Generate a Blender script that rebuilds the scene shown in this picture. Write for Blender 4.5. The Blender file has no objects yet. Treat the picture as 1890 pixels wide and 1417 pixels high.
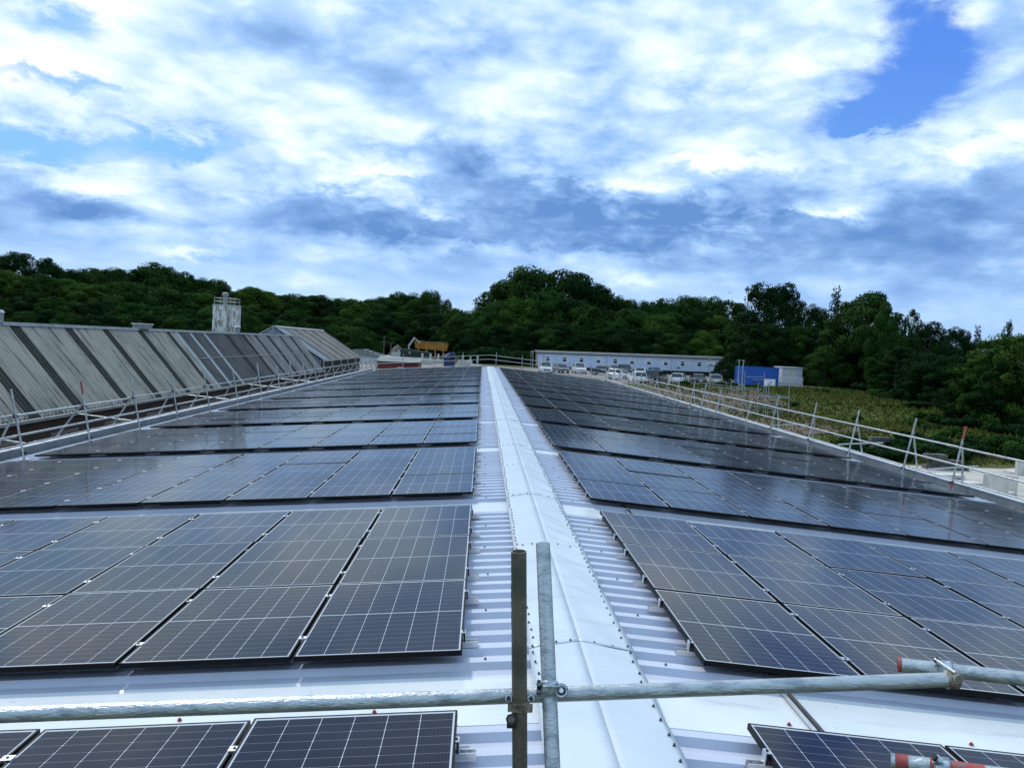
import bpy, bmesh, math, random
import numpy as np
from mathutils import Vector, Matrix

random.seed(7)
rng = np.random.default_rng(7)
SC = bpy.context.scene
COL = SC.collection

# ------------------------------------------------------------------ camera
F, PITCH, YAW, ROLL = 1596.2, .0446, .0355, .0483
CAM = Vector((-.7121, 0.0, 2.0158))
TH = .0755                                   # roof pitch (radians)
TT = math.tan(TH)
_fw = Vector((math.sin(YAW) * math.cos(PITCH), math.cos(YAW) * math.cos(PITCH), -math.sin(PITCH)))
_rt = Vector((math.cos(YAW), -math.sin(YAW), 0))
_up = _rt.cross(_fw)
_r2 = _rt * math.cos(ROLL) + _up * math.sin(ROLL)
_u2 = -_rt * math.sin(ROLL) + _up * math.cos(ROLL)
cd = bpy.data.cameras.new('camera')
cam = bpy.data.objects.new('camera', cd)
COL.objects.link(cam)
M = Matrix((( _r2.x, _u2.x, -_fw.x, CAM.x), (_r2.y, _u2.y, -_fw.y, CAM.y), (_r2.z, _u2.z, -_fw.z, CAM.z), (0, 0, 0, 1)))
cam.matrix_world = M
cd.sensor_width = 36.0
cd.lens = F / 1890 * 36
cd.clip_start, cd.clip_end = .05, 6000
SC.camera = cam


def aty(px, py, Y):
    """world point seen at photo pixel (px, py) at distance Y along the ridge direction"""
    d = _fw + _r2 * ((px - 945) / F) + _u2 * ((708.5 - py) / F)
    return CAM + d * ((Y - CAM.y) / d.y)


def atz(px, py, z):
    d = _fw + _r2 * ((px - 945) / F) + _u2 * ((708.5 - py) / F)
    return CAM + d * ((z - CAM.z) / d.z)


# ------------------------------------------------------------------ world
SUN_EL, SUN_AZ = math.radians(46), math.radians(-34)      # azimuth from +Y towards +X: ahead and to the left
W = bpy.data.worlds.new('World')
SC.world = W
W.use_nodes = True
nt = W.node_tree
for n in list(nt.nodes):
    nt.nodes.remove(n)


def N(tree, typ, **kw):
    n = tree.nodes.new(typ)
    for k, v in kw.items():
        setattr(n, k, v)
    return n


class G:
    """tiny helper to write node maths as expressions"""
    def __init__(s, tree):
        s.t = tree

    def m(s, op, a, b=None, c=None, clamp=False):
        n = s.t.nodes.new('ShaderNodeMath')
        n.operation = op
        n.use_clamp = clamp
        for i, v in enumerate((a, b, c)):
            if v is None:
                continue
            if isinstance(v, (int, float)):
                n.inputs[i].default_value = v
            else:
                s.t.links.new(v, n.inputs[i])
        return n.outputs[0]

    def sstep(s, v, a, b):
        n = s.t.nodes.new('ShaderNodeMapRange')
        n.interpolation_type = 'SMOOTHSTEP'
        s.t.links.new(v, n.inputs[0])
        n.inputs[1].default_value, n.inputs[2].default_value = a, b
        return n.outputs[0]

    def noise(s, vec, scale, detail=6, rough=.55, dist=0.0):
        n = s.t.nodes.new('ShaderNodeTexNoise')
        n.inputs['Scale'].default_value = scale
        n.inputs['Detail'].default_value = detail
        n.inputs['Roughness'].default_value = rough
        n.inputs['Distortion'].default_value = dist
        if vec is not None:
            s.t.links.new(vec, n.inputs['Vector'])
        return n.outputs['Fac']

    def mix(s, f, a, b, typ='MIX'):
        n = s.t.nodes.new('ShaderNodeMix')
        n.data_type = 'RGBA'
        n.blend_type = typ
        for i, v in ((0, f), (6, a), (7, b)):
            if isinstance(v, (int, float)):
                n.inputs[i].default_value = v
            elif isinstance(v, tuple):
                n.inputs[i].default_value = (*v, 1) if len(v) == 3 else v
            else:
                s.t.links.new(v, n.inputs[i])
        return n.outputs[2]

    def ramp(s, f, stops):
        n = s.t.nodes.new('ShaderNodeValToRGB')
        e = n.color_ramp.elements
        while len(e) < len(stops):
            e.new(.5)
        for el, (p, c) in zip(e, stops):
            el.position = p
            el.color = (*c, 1)
        s.t.links.new(f, n.inputs[0])
        return n.outputs[0]


g = G(nt)
tc = N(nt, 'ShaderNodeTexCoord')
sep = N(nt, 'ShaderNodeSeparateXYZ')
nt.links.new(tc.outputs['Generated'], sep.inputs[0])
vx, vy, vz = sep.outputs
sky = N(nt, 'ShaderNodeTexSky')
sky.sky_type = 'NISHITA'
sky.sun_disc = False
sky.sun_elevation = SUN_EL
sky.sun_rotation = SUN_AZ
sky.air_density, sky.dust_density, sky.ozone_density = 1.0, .6, 2.5
az = g.m('ARCTAN2', vx, vy)
el = g.m('ARCSINE', vz)
# cloud-deck coordinates: a flat deck overhead, flattened towards the horizon
zc = g.m('ADD', g.m('MAXIMUM', vz, 0.0), .16)
cu = g.m('DIVIDE', vx, zc)
cv = g.m('DIVIDE', vy, zc)
cmb = N(nt, 'ShaderNodeCombineXYZ')
nt.links.new(cu, cmb.inputs[0])
nt.links.new(cv, cmb.inputs[1])
deck = cmb.outputs[0]
# angular coordinates for the heaped clouds near the horizon
cmb2 = N(nt, 'ShaderNodeCombineXYZ')
nt.links.new(g.m('MULTIPLY', az, 1.0), cmb2.inputs[0])
nt.links.new(g.m('MULTIPLY', el, 2.1), cmb2.inputs[1])
ang = cmb2.outputs[0]


def P2A(px, py):
    r = .0483
    dx, dy = (px - 945), (708.5 - py)
    x, y = dx * math.cos(r) - dy * math.sin(r), dx * math.sin(r) + dy * math.cos(r)
    d = _fw * F + _rt * x + _up * y
    d.normalize()
    return math.atan2(d.x, d.y), math.asin(d.z)


n_mid = g.noise(deck, 2.1, 9, .56, .35)
n_ang = g.noise(ang, 6.0, 9, .58, .45)
n_fine = g.noise(ang, 19, 8, .64, .3)


def puffs(scale, warp):
    """rounded heaps: smooth cells pushed about by noise"""
    wn = N(nt, 'ShaderNodeTexNoise')
    wn.inputs['Scale'].default_value = scale * .6
    wn.inputs['Detail'].default_value = 4
    nt.links.new(ang, wn.inputs['Vector'])
    vm = N(nt, 'ShaderNodeVectorMath', operation='SCALE')
    vm.inputs['Scale'].default_value = warp
    nt.links.new(wn.outputs['Color'], vm.inputs[0])
    va = N(nt, 'ShaderNodeVectorMath', operation='ADD')
    nt.links.new(vm.outputs[0], va.inputs[0])
    nt.links.new(ang, va.inputs[1])
    vo = N(nt, 'ShaderNodeTexVoronoi', feature='SMOOTH_F1')
    vo.inputs['Scale'].default_value = scale
    vo.inputs['Smoothness'].default_value = .55
    nt.links.new(va.outputs[0], vo.inputs['Vector'])
    return vo.outputs['Distance']


p_big = puffs(9.0, .22)
p_small = puffs(24.0, .10)


def gauss(px, py, sx, sy, wob=.0):
    a, e = P2A(px, py)
    azz, ell = az, el
    if wob:
        azz = g.m('ADD', az, g.m('MULTIPLY', g.m('SUBTRACT', n_ang, .5), wob))
        ell = g.m('ADD', el, g.m('MULTIPLY', g.m('SUBTRACT', n_fine, .5), wob * .7))
    u = g.m('DIVIDE', g.m('SUBTRACT', azz, a), sx / F)
    v = g.m('DIVIDE', g.m('SUBTRACT', ell, e), sy / F)
    q = g.m('ADD', g.m('MULTIPLY', u, u), g.m('MULTIPLY', v, v))
    return g.m('POWER', 2.718, g.m('MULTIPLY', q, -1.0))


def total(lst):
    r = None
    for amp, *a in lst:
        t = g.m('MULTIPLY', gauss(*a), amp)
        r = t if r is None else g.m('ADD', r, t)
    return r


# openings of blue between the clouds
holes = total([(1.0, 1650, 165, 105, 66, .16), (.95, 1715, 40, 70, 80, .18), (.9, 1570, 218, 75, 26, .10), (1.0, 60, 265, 150, 28, .10), (1.0, 330, 268, 95, 24, .10),
               (.75, 110, 45, 80, 24, .10), (.75, 120, 152, 130, 17, .10), (.42, 690, 300, 40, 16, .08), (.35, 1000, 575, 500, 40, .10), (.4, 560, 500, 300, 60, .12)])
cover = g.m('ADD', g.m('MULTIPLY', n_mid, .55), g.m('MULTIPLY', n_ang, .40))
cover = g.m('ADD', cover, g.m('MULTIPLY', g.m('SUBTRACT', n_fine, .5), .80))
holes = g.m('MULTIPLY', holes, g.m('ADD', .45, g.m('MULTIPLY', n_fine, .95)))
cover = g.m('SUBTRACT', g.m('ADD', g.m('ADD', cover, .40), g.m('MULTIPLY', g.sstep(el, .44, .65), .25)), holes)
cover = g.sstep(cover, -.02, .72)
# light and shade inside the clouds
dark = total([(.36, 740, 412, 180, 30, .20), (.32, 1010, 390, 220, 46, .24), (.32, 1290, 420, 250, 36, .22), (.28, 1720, 450, 330, 66, .2), (.36, 190, 392, 80, 15, .08), (.16, 880, 440, 260, 12, .08), (.08, 950, 520, 1200, 50, .1),
              (.20, 60, 350, 130, 34, .12), (.10, 860, 270, 260, 60, .2), (.14, 420, 380, 300, 34, .14), (.18, 1830, 340, 200, 80, .2), (.14, 560, 40, 220, 70, .2), (.14, 760, 120, 260, 50, .2), (.10, 1300, 230, 260, 60, .2),
              (.20, 880, 330, 90, 26, .14), (.16, 640, 360, 80, 22, .12)])
lite = total([(.34, 175, 345, 90, 18, .10), (.14, 290, 385, 18, 16, .06), (.34, 365, 468, 70, 9, .07), (.36, 710, 310, 100, 18, .12), (.34, 610, 333, 50, 14, .1), (.42, 1350, 300, 140, 16, .10), (.3, 1170, 340, 110, 10, .08), (.22, 830, 395, 60, 8, .06), (.24, 1500, 385, 70, 10, .08),
              (.28, 1800, 235, 110, 50, .14), (.20, 150, 190, 260, 50, .2), (.22, 100, 110, 200, 40, .15), (.30, 570, 517, 45, 12, .06), (.34, 1160, 517, 60, 14, .06), (.20, 250, 40, 300, 60, .2), (.14, 1000, 160, 300, 80, .2),
              (.12, 800, 235, 300, 36, .16), (.12, 1260, 80, 260, 60, .2), (.16, 1530, 385, 60, 12, .1), (.16, 60, 300, 240, 14, .12), (.10, 300, 560, 500, 60, .1)])
tone = g.m('ADD', g.m('MULTIPLY', g.m('SUBTRACT', n_mid, .5), .85), g.m('MULTIPLY', g.m('SUBTRACT', n_ang, .5), .55))
tone = g.m('ADD', tone, g.m('MULTIPLY', g.m('SUBTRACT', n_fine, .5), .26))
tone = g.m('ADD', tone, g.m('MULTIPLY', g.m('SUBTRACT', .42, p_big), .42))
tone = g.m('ADD', tone, g.m('MULTIPLY', g.m('SUBTRACT', .42, p_small), .26))
calm = g.m('ADD', .34, g.m('MULTIPLY', g.sstep(el, .06, .12), .80))      # far cloud is softened by distance
calm = g.m('MULTIPLY', calm, g.m('SUBTRACT', 1.0, g.m('MULTIPLY', g.sstep(el, .38, .54), .85)))
tone = g.m('MULTIPLY', tone, calm)
base = g.m('ADD', .57, g.m('MULTIPLY', g.sstep(el, .10, .24), .08))
base = g.m('SUBTRACT', base, g.m('MULTIPLY', g.sstep(el, .40, .60), .08))
tone = g.m('ADD', g.m('ADD', tone, base), g.m('SUBTRACT', lite, dark))
cloud = g.ramp(g.m('MULTIPLY', tone, 1.0, clamp=True), [(0.0, (1.7, 3.7, 8.0)), (.24, (2.9, 5.3, 9.9)), (.42, (4.4, 7.2, 11.9)), (.58, (6.6, 9.4, 12.9)), (.78, (9.8, 12.0, 13.2)), (1.0, (13.4, 13.7, 13.6))])
veil = N(nt, 'ShaderNodeVectorMath', operation='MINIMUM')       # cloud hides the glare round the sun
nt.links.new(sky.outputs[0], veil.inputs[0])
veil.inputs[1].default_value = (8.0, 9.5, 12.0)
clear = veil.outputs[0]
blue = g.ramp(g.m('MULTIPLY', el, 2.0, clamp=True), [(0.0, (5.2, 7.6, 11.2)), (.14, (4.0, 6.6, 11.0)), (.32, (2.2, 5.2, 11.4)), (.62, (1.3, 3.7, 11.4)), (1.0, (1.0, 3.0, 9.8))])
clear = g.mix(.9, clear, blue)
# the thin bright haze of the left half of the sky
lefty = g.sstep(az, .25, -.45)
clear = g.mix(g.m('MULTIPLY', lefty, .55), clear, (4.2, 8.8, 12.4))
skycol = g.mix(cover, clear, cloud)
bg = N(nt, 'ShaderNodeBackground')
bg.inputs['Strength'].default_value = .083
wo = N(nt, 'ShaderNodeOutputWorld')
nt.links.new(skycol, bg.inputs['Color'])
nt.links.new(bg.outputs[0], wo.inputs['Surface'])

# ------------------------------------------------------------------ sun
sl = bpy.data.lights.new('sun', 'SUN')
sl.energy = 2.7
sl.angle = math.radians(6)
sl.color = (1.0, .96, .90)
so = bpy.data.objects.new('sun', sl)
COL.objects.link(so)
sd = Vector((math.sin(SUN_AZ) * math.cos(SUN_EL), math.cos(SUN_AZ) * math.cos(SUN_EL), math.sin(SUN_EL)))
so.rotation_euler = sd.to_track_quat('Z', 'Y').to_euler()
so.location = (0, 0, 60)

vs = SC.view_settings
vs.view_transform = 'Standard'
vs.look = 'None'
vs.exposure = 0.0
vs.gamma = 1.0
vs.use_curve_mapping = False

SC.cycles.max_bounces = 6
SC.cycles.transparent_max_bounces = 6

# ------------------------------------------------------------------ materials
MATS = {}


def mat(name, col, rough=.6, metal=0.0, spec=.5, var=.0, vscale=3.0, bump=0.0, bscale=20.0, col2=None, stretch=None, coat=0.0, obj_rand=0.0, detail=5, lo=.35, hi=.68):
    if name in MATS:
        return MATS[name]
    m = bpy.data.materials.new(name)
    m.use_nodes = True
    t = m.node_tree
    b = t.nodes['Principled BSDF']
    gg = G(t)
    b.inputs['Roughness'].default_value = rough
    b.inputs['Metallic'].default_value = metal
    b.inputs['Specular IOR Level'].default_value = spec
    if coat:
        b.inputs['Coat Weight'].default_value = coat
        b.inputs['Coat Roughness'].default_value = .08
    c = None
    vec = None
    if col2 is not None or var or bump:
        tcn = N(t, 'ShaderNodeTexCoord')
        mp = N(t, 'ShaderNodeMapping')
        t.links.new(tcn.outputs['Object'], mp.inputs[0])
        if stretch:
            mp.inputs['Scale'].default_value = stretch
        vec = mp.outputs[0]
    if col2 is None:
        col2 = tuple(x * (1 - var) for x in col) if var else None
    if col2 is not None:
        nz = gg.sstep(gg.noise(vec, vscale, detail, .6, .2), lo, hi)
        c = gg.mix(nz, col, col2)
    if obj_rand:
        oi = N(t, 'ShaderNodeObjectInfo')
        f = gg.m('ADD', 1 - obj_rand, gg.m('MULTIPLY', oi.outputs['Random'], 2 * obj_rand))
        cc = N(t, 'ShaderNodeCombineColor')
        for i in range(3):
            t.links.new(f, cc.inputs[i])
        c = gg.mix(1.0, c if c is not None else col, cc.outputs[0], 'MULTIPLY')
    if c is not None:
        t.links.new(c, b.inputs['Base Color'])
    else:
        b.inputs['Base Color'].default_value = (*col, 1)
    if bump:
        bn = N(t, 'ShaderNodeBump')
        bn.inputs['Strength'].default_value = bump
        bn.inputs['Distance'].default_value = .01
        t.links.new(gg.noise(vec, bscale, 4, .6), bn.inputs['Height'])
        t.links.new(bn.outputs[0], b.inputs['Normal'])
    MATS[name] = m
    return m


def mat_glass_cells():
    """solar cells printed under the panel's glass: 6 x 18 half cells; object coordinates in metres from the panel's corner"""
    m = bpy.data.materials.new('solar_cells')
    m.use_nodes = True
    t = m.node_tree
    b = t.nodes['Principled BSDF']
    q = G(t)
    at = N(t, 'ShaderNodeAttribute', attribute_name='cell_uv')
    s = N(t, 'ShaderNodeSeparateXYZ')
    t.links.new(at.outputs['Vector'], s.inputs[0])
    u, v = s.outputs[0], s.outputs[1]                         # u 0..6 across, v 0..18 along
    fu = q.m('FRACT', u)
    fv = q.m('FRACT', v)
    du = q.m('MINIMUM', fu, q.m('SUBTRACT', 1.0, fu))          # distance to the cell gap, in cells (.182 m)
    dv = q.m('MINIMUM', fv, q.m('SUBTRACT', 1.0, fv))          # in half cells (.091 m)
    gu = q.m('LESS_THAN', du, .0095)
    gv = q.m('LESS_THAN', dv, .011)
    # clipped corners: little white diamonds where the gaps cross (every second row)
    fv2 = q.m('FRACT', q.m('MULTIPLY', v, 1.0))
    dia = q.m('LESS_THAN', q.m('ADD', q.m('MULTIPLY', du, .182), q.m('MULTIPLY', dv, .091)), .0062)
    mid = q.m('LESS_THAN', q.m('ABSOLUTE', q.m('SUBTRACT', v, 9.0)), .065)
    edge = q.m('MAXIMUM', q.m('MAXIMUM', q.m('LESS_THAN', u, .03), q.m('GREATER_THAN', u, 5.97)), q.m('MAXIMUM', q.m('LESS_THAN', v, .10), q.m('GREATER_THAN', v, 17.9)))
    white = q.m('MAXIMUM', q.m('MAXIMUM', gu, dia), q.m('MAXIMUM', mid, edge))
    oi = N(t, 'ShaderNodeObjectInfo')
    # fingers and bus bars: fine lines along the cells
    bus = q.m('ABSOLUTE', q.m('SUBTRACT', q.m('FRACT', q.m('MULTIPLY', u, 10.0)), .5))
    busl = q.m('GREATER_THAN', bus, .44)
    cellid = q.noise(at.outputs['Vector'], .35, 2, .5)
    tint = q.mix(oi.outputs['Random'], (.0072, .0070, .0125), (.0088, .0090, .021))
    tint = q.mix(q.m('MULTIPLY', cellid, .5), tint, (.013, .012, .026))
    tint = q.mix(q.m('MULTIPLY', busl, .35), tint, (.06, .066, .095))
    c = q.mix(q.m('MULTIPLY', gv, .62), tint, (.38, .41, .46))
    c = q.mix(q.m('MULTIPLY', white, .9), c, (.52, .55, .58))
    # a film of dust and dried rain
    tcn = N(t, 'ShaderNodeTexCoord')
    dust = q.noise(tcn.outputs['Object'], 2.2, 6, .6, .6)
    c = q.mix(q.m('MULTIPLY', q.sstep(dust, .38, .75), .016), c, (.33, .33, .46))
    t.links.new(c, b.inputs['Base Color'])
    ro = q.m('ADD', .105, q.m('MULTIPLY', q.sstep(dust, .35, .8), .04))
    t.links.new(ro, b.inputs['Roughness'])
    b.inputs['IOR'].default_value = 1.22
    b.inputs['Specular Tint'].default_value = (.74, .78, 1.0, 1)
    b.inputs['Sheen Weight'].default_value = .16
    b.inputs['Sheen Roughness'].default_value = .12
    b.inputs['Sheen Tint'].default_value = (.85, .9, 1, 1)
    return m


M_CELL = mat_glass_cells()
M_FRAME = mat('black_anodised', (.005, .005, .006), .5, 0, spec=.12)
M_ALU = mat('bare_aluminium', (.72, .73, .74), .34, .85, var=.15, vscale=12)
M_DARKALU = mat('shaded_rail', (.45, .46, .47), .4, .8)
M_GALV = mat('galvanised_tube', (.50, .52, .52), .44, .7, vscale=11, col2=(.30, .32, .32), bump=.15, bscale=60, obj_rand=.15)
M_GALV2 = mat('blotched_galvanised_tube', (.52, .56, .57), .38, .66, col2=(.30, .34, .37), vscale=34, bump=.5, bscale=120, lo=.44, hi=.66, stretch=(.30, 1, 1), detail=10)
M_RUSTY = mat('old_green_brown_tube', (.19, .165, .125), .5, .35, col2=(.10, .10, .075), vscale=9, bump=.3, bscale=80)
M_GREENP = mat('green_paint_remains', (.012, .085, .055), .6, .0, col2=(.02, .03, .025), vscale=30, lo=.45, hi=.55)
M_REDP = mat('red_paint', (.38, .055, .045), .6, 0, col2=(.22, .13, .12), vscale=45, lo=.45, hi=.65)
M_COUP = mat('cast_coupler', (.42, .37, .28), .5, .6, col2=(.14, .11, .08), vscale=40, bump=.3, bscale=60)
M_COUPZ = mat('zinc_coupler', (.60, .66, .70), .38, .75, col2=(.22, .28, .34), vscale=45, bump=.3, bscale=60)
M_BOLT = mat('dark_bolt', (.05, .045, .042), .45, .7)
M_YEL = mat('yellow_foam', (.75, .60, .16), .8)


def mat_roof(name, ca, cb, rough, dirt):
    m = bpy.data.materials.new(name)
    m.use_nodes = True
    t = m.node_tree
    b = t.nodes['Principled BSDF']
    q = G(t)
    tcn = N(t, 'ShaderNodeTexCoord')
    mp = N(t, 'ShaderNodeMapping')
    mp.inputs['Scale'].default_value = (.35, 3.0, 1)
    t.links.new(tcn.outputs['Object'], mp.inputs[0])
    n1 = q.noise(mp.outputs[0], 2.0, 7, .62, .3)
    n2 = q.noise(tcn.outputs['Object'], 1.3, 5, .55)
    n3 = q.noise(mp.outputs[0], 14.0, 4, .6)
    c = q.mix(q.sstep(n2, .3, .7), ca, cb)
    c = q.mix(q.m('MULTIPLY', q.sstep(n1, .52, .78), dirt), c, (.36, .36, .35))
    c = q.mix(q.m('MULTIPLY', q.sstep(n3, .62, .74), dirt * .5), c, (.30, .30, .30))
    n5 = q.noise(tcn.outputs['Object'], 7.0, 6, .75, 1.2)
    c = q.mix(q.m('MULTIPLY', q.sstep(n5, .60, .70), dirt * .55), c, (.27, .26, .25))
    n6 = q.noise(tcn.outputs['Object'], 42.0, 3, .6, .2)
    c = q.mix(q.m('MULTIPLY', q.sstep(n6, .68, .74), dirt * .6), c, (.22, .21, .20))
    t.links.new(c, b.inputs['Base Color'])
    b.inputs['Roughness'].default_value = rough
    b.inputs['Specular IOR Level'].default_value = .5
    t.links.new(q.m('ADD', rough, q.m('MULTIPLY', n1, .12)), b.inputs['Roughness'])
    bn = N(t, 'ShaderNodeBump')
    bn.inputs['Strength'].default_value = .12
    bn.inputs['Distance'].default_value = .012
    t.links.new(n2, bn.inputs['Height'])
    t.links.new(bn.outputs[0], b.inputs['Normal'])
    return m


M_SHEET = mat_roof('coated_steel_sheet', (.53, .56, .66), (.47, .50, .60), .22, .45)
M_PAN = mat_roof('white_steel_pan', (.70, .735, .755), (.62, .665, .69), .16, .5)
M_FLASH = mat_roof('ridge_flashing_steel', (.56, .615, .665), (.50, .56, .62), .24, .5)
M_GUT = mat('gutter_steel', (.70, .74, .77), .4, 0, var=.2, vscale=2)
M_GUTI = mat('gutter_inside_shade', (.20, .22, .24), .5, 0, var=.3, vscale=2)  # dark copy of the gutter steel: the shade inside is put into the colour
M_SCREW = mat('dark_screw_head', (.07, .085, .09), .45, .4)
M_WASH = mat('red_screw_head', (.30, .03, .03), .55)


def mat_brick(name, ca, cb, mortar, scale=4.5):
    m = bpy.data.materials.new(name)
    m.use_nodes = True
    t = m.node_tree
    b = t.nodes['Principled BSDF']
    q = G(t)
    tcn = N(t, 'ShaderNodeTexCoord')
    mp = N(t, 'ShaderNodeMapping')
    mp.inputs['Rotation'].default_value = (math.pi / 2, 0, math.pi / 2)
    t.links.new(tcn.outputs['Object'], mp.inputs[0])
    br = N(t, 'ShaderNodeTexBrick')
    br.inputs['Scale'].default_value = scale
    br.inputs['Color1'].default_value = (*ca, 1)
    br.inputs['Color2'].default_value = (*cb, 1)
    br.inputs['Mortar'].default_value = (*mortar, 1)
    br.inputs['Mortar Size'].default_value = .012
    t.links.new(mp.outputs[0], br.inputs['Vector'])
    n = q.noise(tcn.outputs['Object'], .8, 5, .6)
    c = q.mix(q.m('MULTIPLY', q.sstep(n, .4, .7), .7), br.outputs['Color'], tuple(x * .45 for x in ca))
    t.links.new(c, b.inputs['Base Color'])
    b.inputs['Roughness'].default_value = .9
    return m


M_BRICK = mat_brick('dark_red_brick', (.075, .040, .032), (.05, .03, .026), (.07, .06, .055))
M_BRICKW = mat_brick('warehouse_brick', (.20, .11, .08), (.16, .09, .07), (.2, .18, .16))


def mat_fibre(name, base, other, streak, lich):
    """weathered fibre-cement sheet: streaks down the slope, lichen patches"""
    m = bpy.data.materials.new(name)
    m.use_nodes = True
    t = m.node_tree
    b = t.nodes['Principled BSDF']
    q = G(t)
    tcn = N(t, 'ShaderNodeTexCoord')
    mp = N(t, 'ShaderNodeMapping')
    mp.inputs['Scale'].default_value = (.25, 3.2, .25)
    t.links.new(tcn.outputs['Object'], mp.inputs[0])
    n1 = q.noise(mp.outputs[0], 1.6, 7, .66, .1)
    n2 = q.noise(tcn.outputs['Object'], .7, 6, .62, .4)
    n3 = q.noise(tcn.outputs['Object'], 5.5, 5, .7)
    c = q.mix(q.sstep(n2, .35, .68), base, other)
    c = q.mix(q.m('MULTIPLY', q.sstep(n1, .50, .66), streak), c, (.055, .055, .05))
    c = q.mix(q.m('MULTIPLY', q.sstep(n3, .56, .75), lich), c, (.30, .31, .22))
    n4 = q.noise(tcn.outputs['Object'], 2.6, 6, .7, .3)
    c = q.mix(q.m('MULTIPLY', q.sstep(n4, .58, .74), lich), c, (.075, .07, .06))
    t.links.new(c, b.inputs['Base Color'])
    b.inputs['Roughness'].default_value = .92
    b.inputs['Specular IOR Level'].default_value = .2
    return m


M_FIB = mat_fibre('weathered_fibre_cement', (.385, .35, .285), (.285, .262, .22), .75, .5)
M_FIBD = mat_fibre('dark_weathered_fibre_cement', (.125, .120, .115), (.085, .08, .08), .7, .35)
M_FIBG = mat_fibre('grey_weathered_fibre_cement', (.28, .262, .24), (.20, .186, .172), .7, .40)
M_ROOFL = mat('dark_rooflight', (.032, .034, .031), .8, 0, col2=(.055, .054, .045), vscale=3, stretch=(.4, 2, .4), spec=.15)
M_ROOFW = mat('pale_rooflight', (.40, .41, .41), .7, 0, col2=(.26, .27, .27), vscale=2.2, stretch=(.4, 2, .4))
M_BLUESH = mat('pale_grey_metal_sheet', (.20, .225, .25), .5, .1, col2=(.24, .26, .29), vscale=1.2)
M_LEAD = mat('grey_ridge_capping', (.27, .28, .28), .7, 0, var=.3, vscale=2)


def mat_silo():
    m = bpy.data.materials.new('rust_streaked_white_paint')
    m.use_nodes = True
    t = m.node_tree
    b = t.nodes['Principled BSDF']
    q = G(t)
    tcn = N(t, 'ShaderNodeTexCoord')
    mp = N(t, 'ShaderNodeMapping')
    mp.inputs['Scale'].default_value = (4, 4, 1.1)
    t.links.new(tcn.outputs['Object'], mp.inputs[0])
    s = N(t, 'ShaderNodeSeparateXYZ')
    t.links.new(tcn.outputs['Object'], s.inputs[0])
    up = q.sstep(s.outputs[2], 3.0, 4.6)
    n = q.noise(mp.outputs[0], 1.3, 6, .65, .3)
    n2 = q.noise(tcn.outputs['Object'], 3.4, 6, .7, .9)
    f = q.m('ADD', n, q.m('MULTIPLY', up, .16))
    c = q.mix(q.sstep(f, .58, .78), (.72, .73, .72), (.22, .14, .085))
    c = q.mix(q.sstep(n2, .57, .62), c, (.16, .175, .18))
    t.links.new(c, b.inputs['Base Color'])
    b.inputs['Roughness'].default_value = .6
    return m


M_SILO = mat_silo()


def mat_leaf(name, ca, cb, cc):
    m = bpy.data.materials.new(name)
    m.use_nodes = True
    t = m.node_tree
    b = t.nodes['Principled BSDF']
    q = G(t)
    tcn = N(t, 'ShaderNodeTexCoord')
    oi = N(t, 'ShaderNodeObjectInfo')
    n = q.noise(tcn.outputs['Object'], .22 if name.startswith('grass') else 1.6, 5, .65)
    c = q.mix(q.sstep(n, .35, .65), ca, cb)
    c = q.mix(q.m('MULTIPLY', oi.outputs['Random'], .75), c, cc)
    t.links.new(c, b.inputs['Base Color'])
    b.inputs['Roughness'].default_value = .95
    b.inputs['Specular IOR Level'].default_value = .02
    return m


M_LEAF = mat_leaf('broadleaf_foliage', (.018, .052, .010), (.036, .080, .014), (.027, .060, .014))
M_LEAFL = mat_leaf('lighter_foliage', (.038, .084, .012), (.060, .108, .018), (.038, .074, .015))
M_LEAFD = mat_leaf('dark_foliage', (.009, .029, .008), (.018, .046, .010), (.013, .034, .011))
M_BARK = mat('bark', (.10, .085, .07), .9, 0, var=.5, vscale=4)
M_BIRCH = mat('pale_bark', (.30, .28, .25), .8, 0, col2=(.08, .07, .06), vscale=5, stretch=(1, 1, .4))
M_CONC = mat('pale_concrete', (.46, .43, .37), .85, 0, col2=(.36, .34, .30), vscale=.6, bump=.2, bscale=6)
M_CONCB = mat('weathered_shaded_block', (.115, .112, .10), .9, 0, col2=(.055, .06, .048), vscale=1.6, bump=.4, bscale=7, obj_rand=.25)  # weathered, and darkened further for the shade the blocks stand in
M_CONCW = mat('clean_concrete', (.64, .61, .56), .85, 0, col2=(.50, .48, .44), vscale=2.5, stretch=(2, 2, .5))
M_ASPH = mat('car_park_gravel', (.23, .21, .19), .95, 0, col2=(.15, .135, .12), vscale=.4, bump=.4, bscale=8)
M_EARTH = mat('brown_earth', (.115, .075, .045), .95, 0, col2=(.07, .048, .03), vscale=.7, bump=.6, bscale=3)
M_WALLW = mat('cabin_wall', (.60, .69, .86), .6, 0, col2=(.55, .64, .80), vscale=.5)
M_WALLS = mat('cabin_end_wall', (.24, .19, .16), .8, 0, var=.3, vscale=1)
M_WHITE = mat('white_plastic', (.88, .89, .90), .45)
M_WHITED = mat('dirty_white', (.60, .60, .58), .6, 0, var=.3, vscale=4)
M_WIN = mat('window_glass', (.018, .022, .028), .06, 0, spec=.6)
M_WIN2 = mat('car_glass', (.02, .026, .032), .05, 0, spec=.7)
M_BLUE = mat('blue_container_paint', (.010, .115, .46), .5, 0, col2=(.015, .09, .36), vscale=.8)
M_BLUED = mat('dark_blue_paint', (.012, .025, .10), .45, 0)
M_GREYC = mat('grey_cabin', (.52, .56, .60), .6, 0, var=.2, vscale=1)
M_BLACK = mat('matt_black', (.012, .012, .012), .8)
M_CHROME = mat('wheel_alloy', (.45, .45, .46), .35, .8)
M_LAMP = mat('headlamp_lens', (.7, .72, .75), .15, .2)
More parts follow.
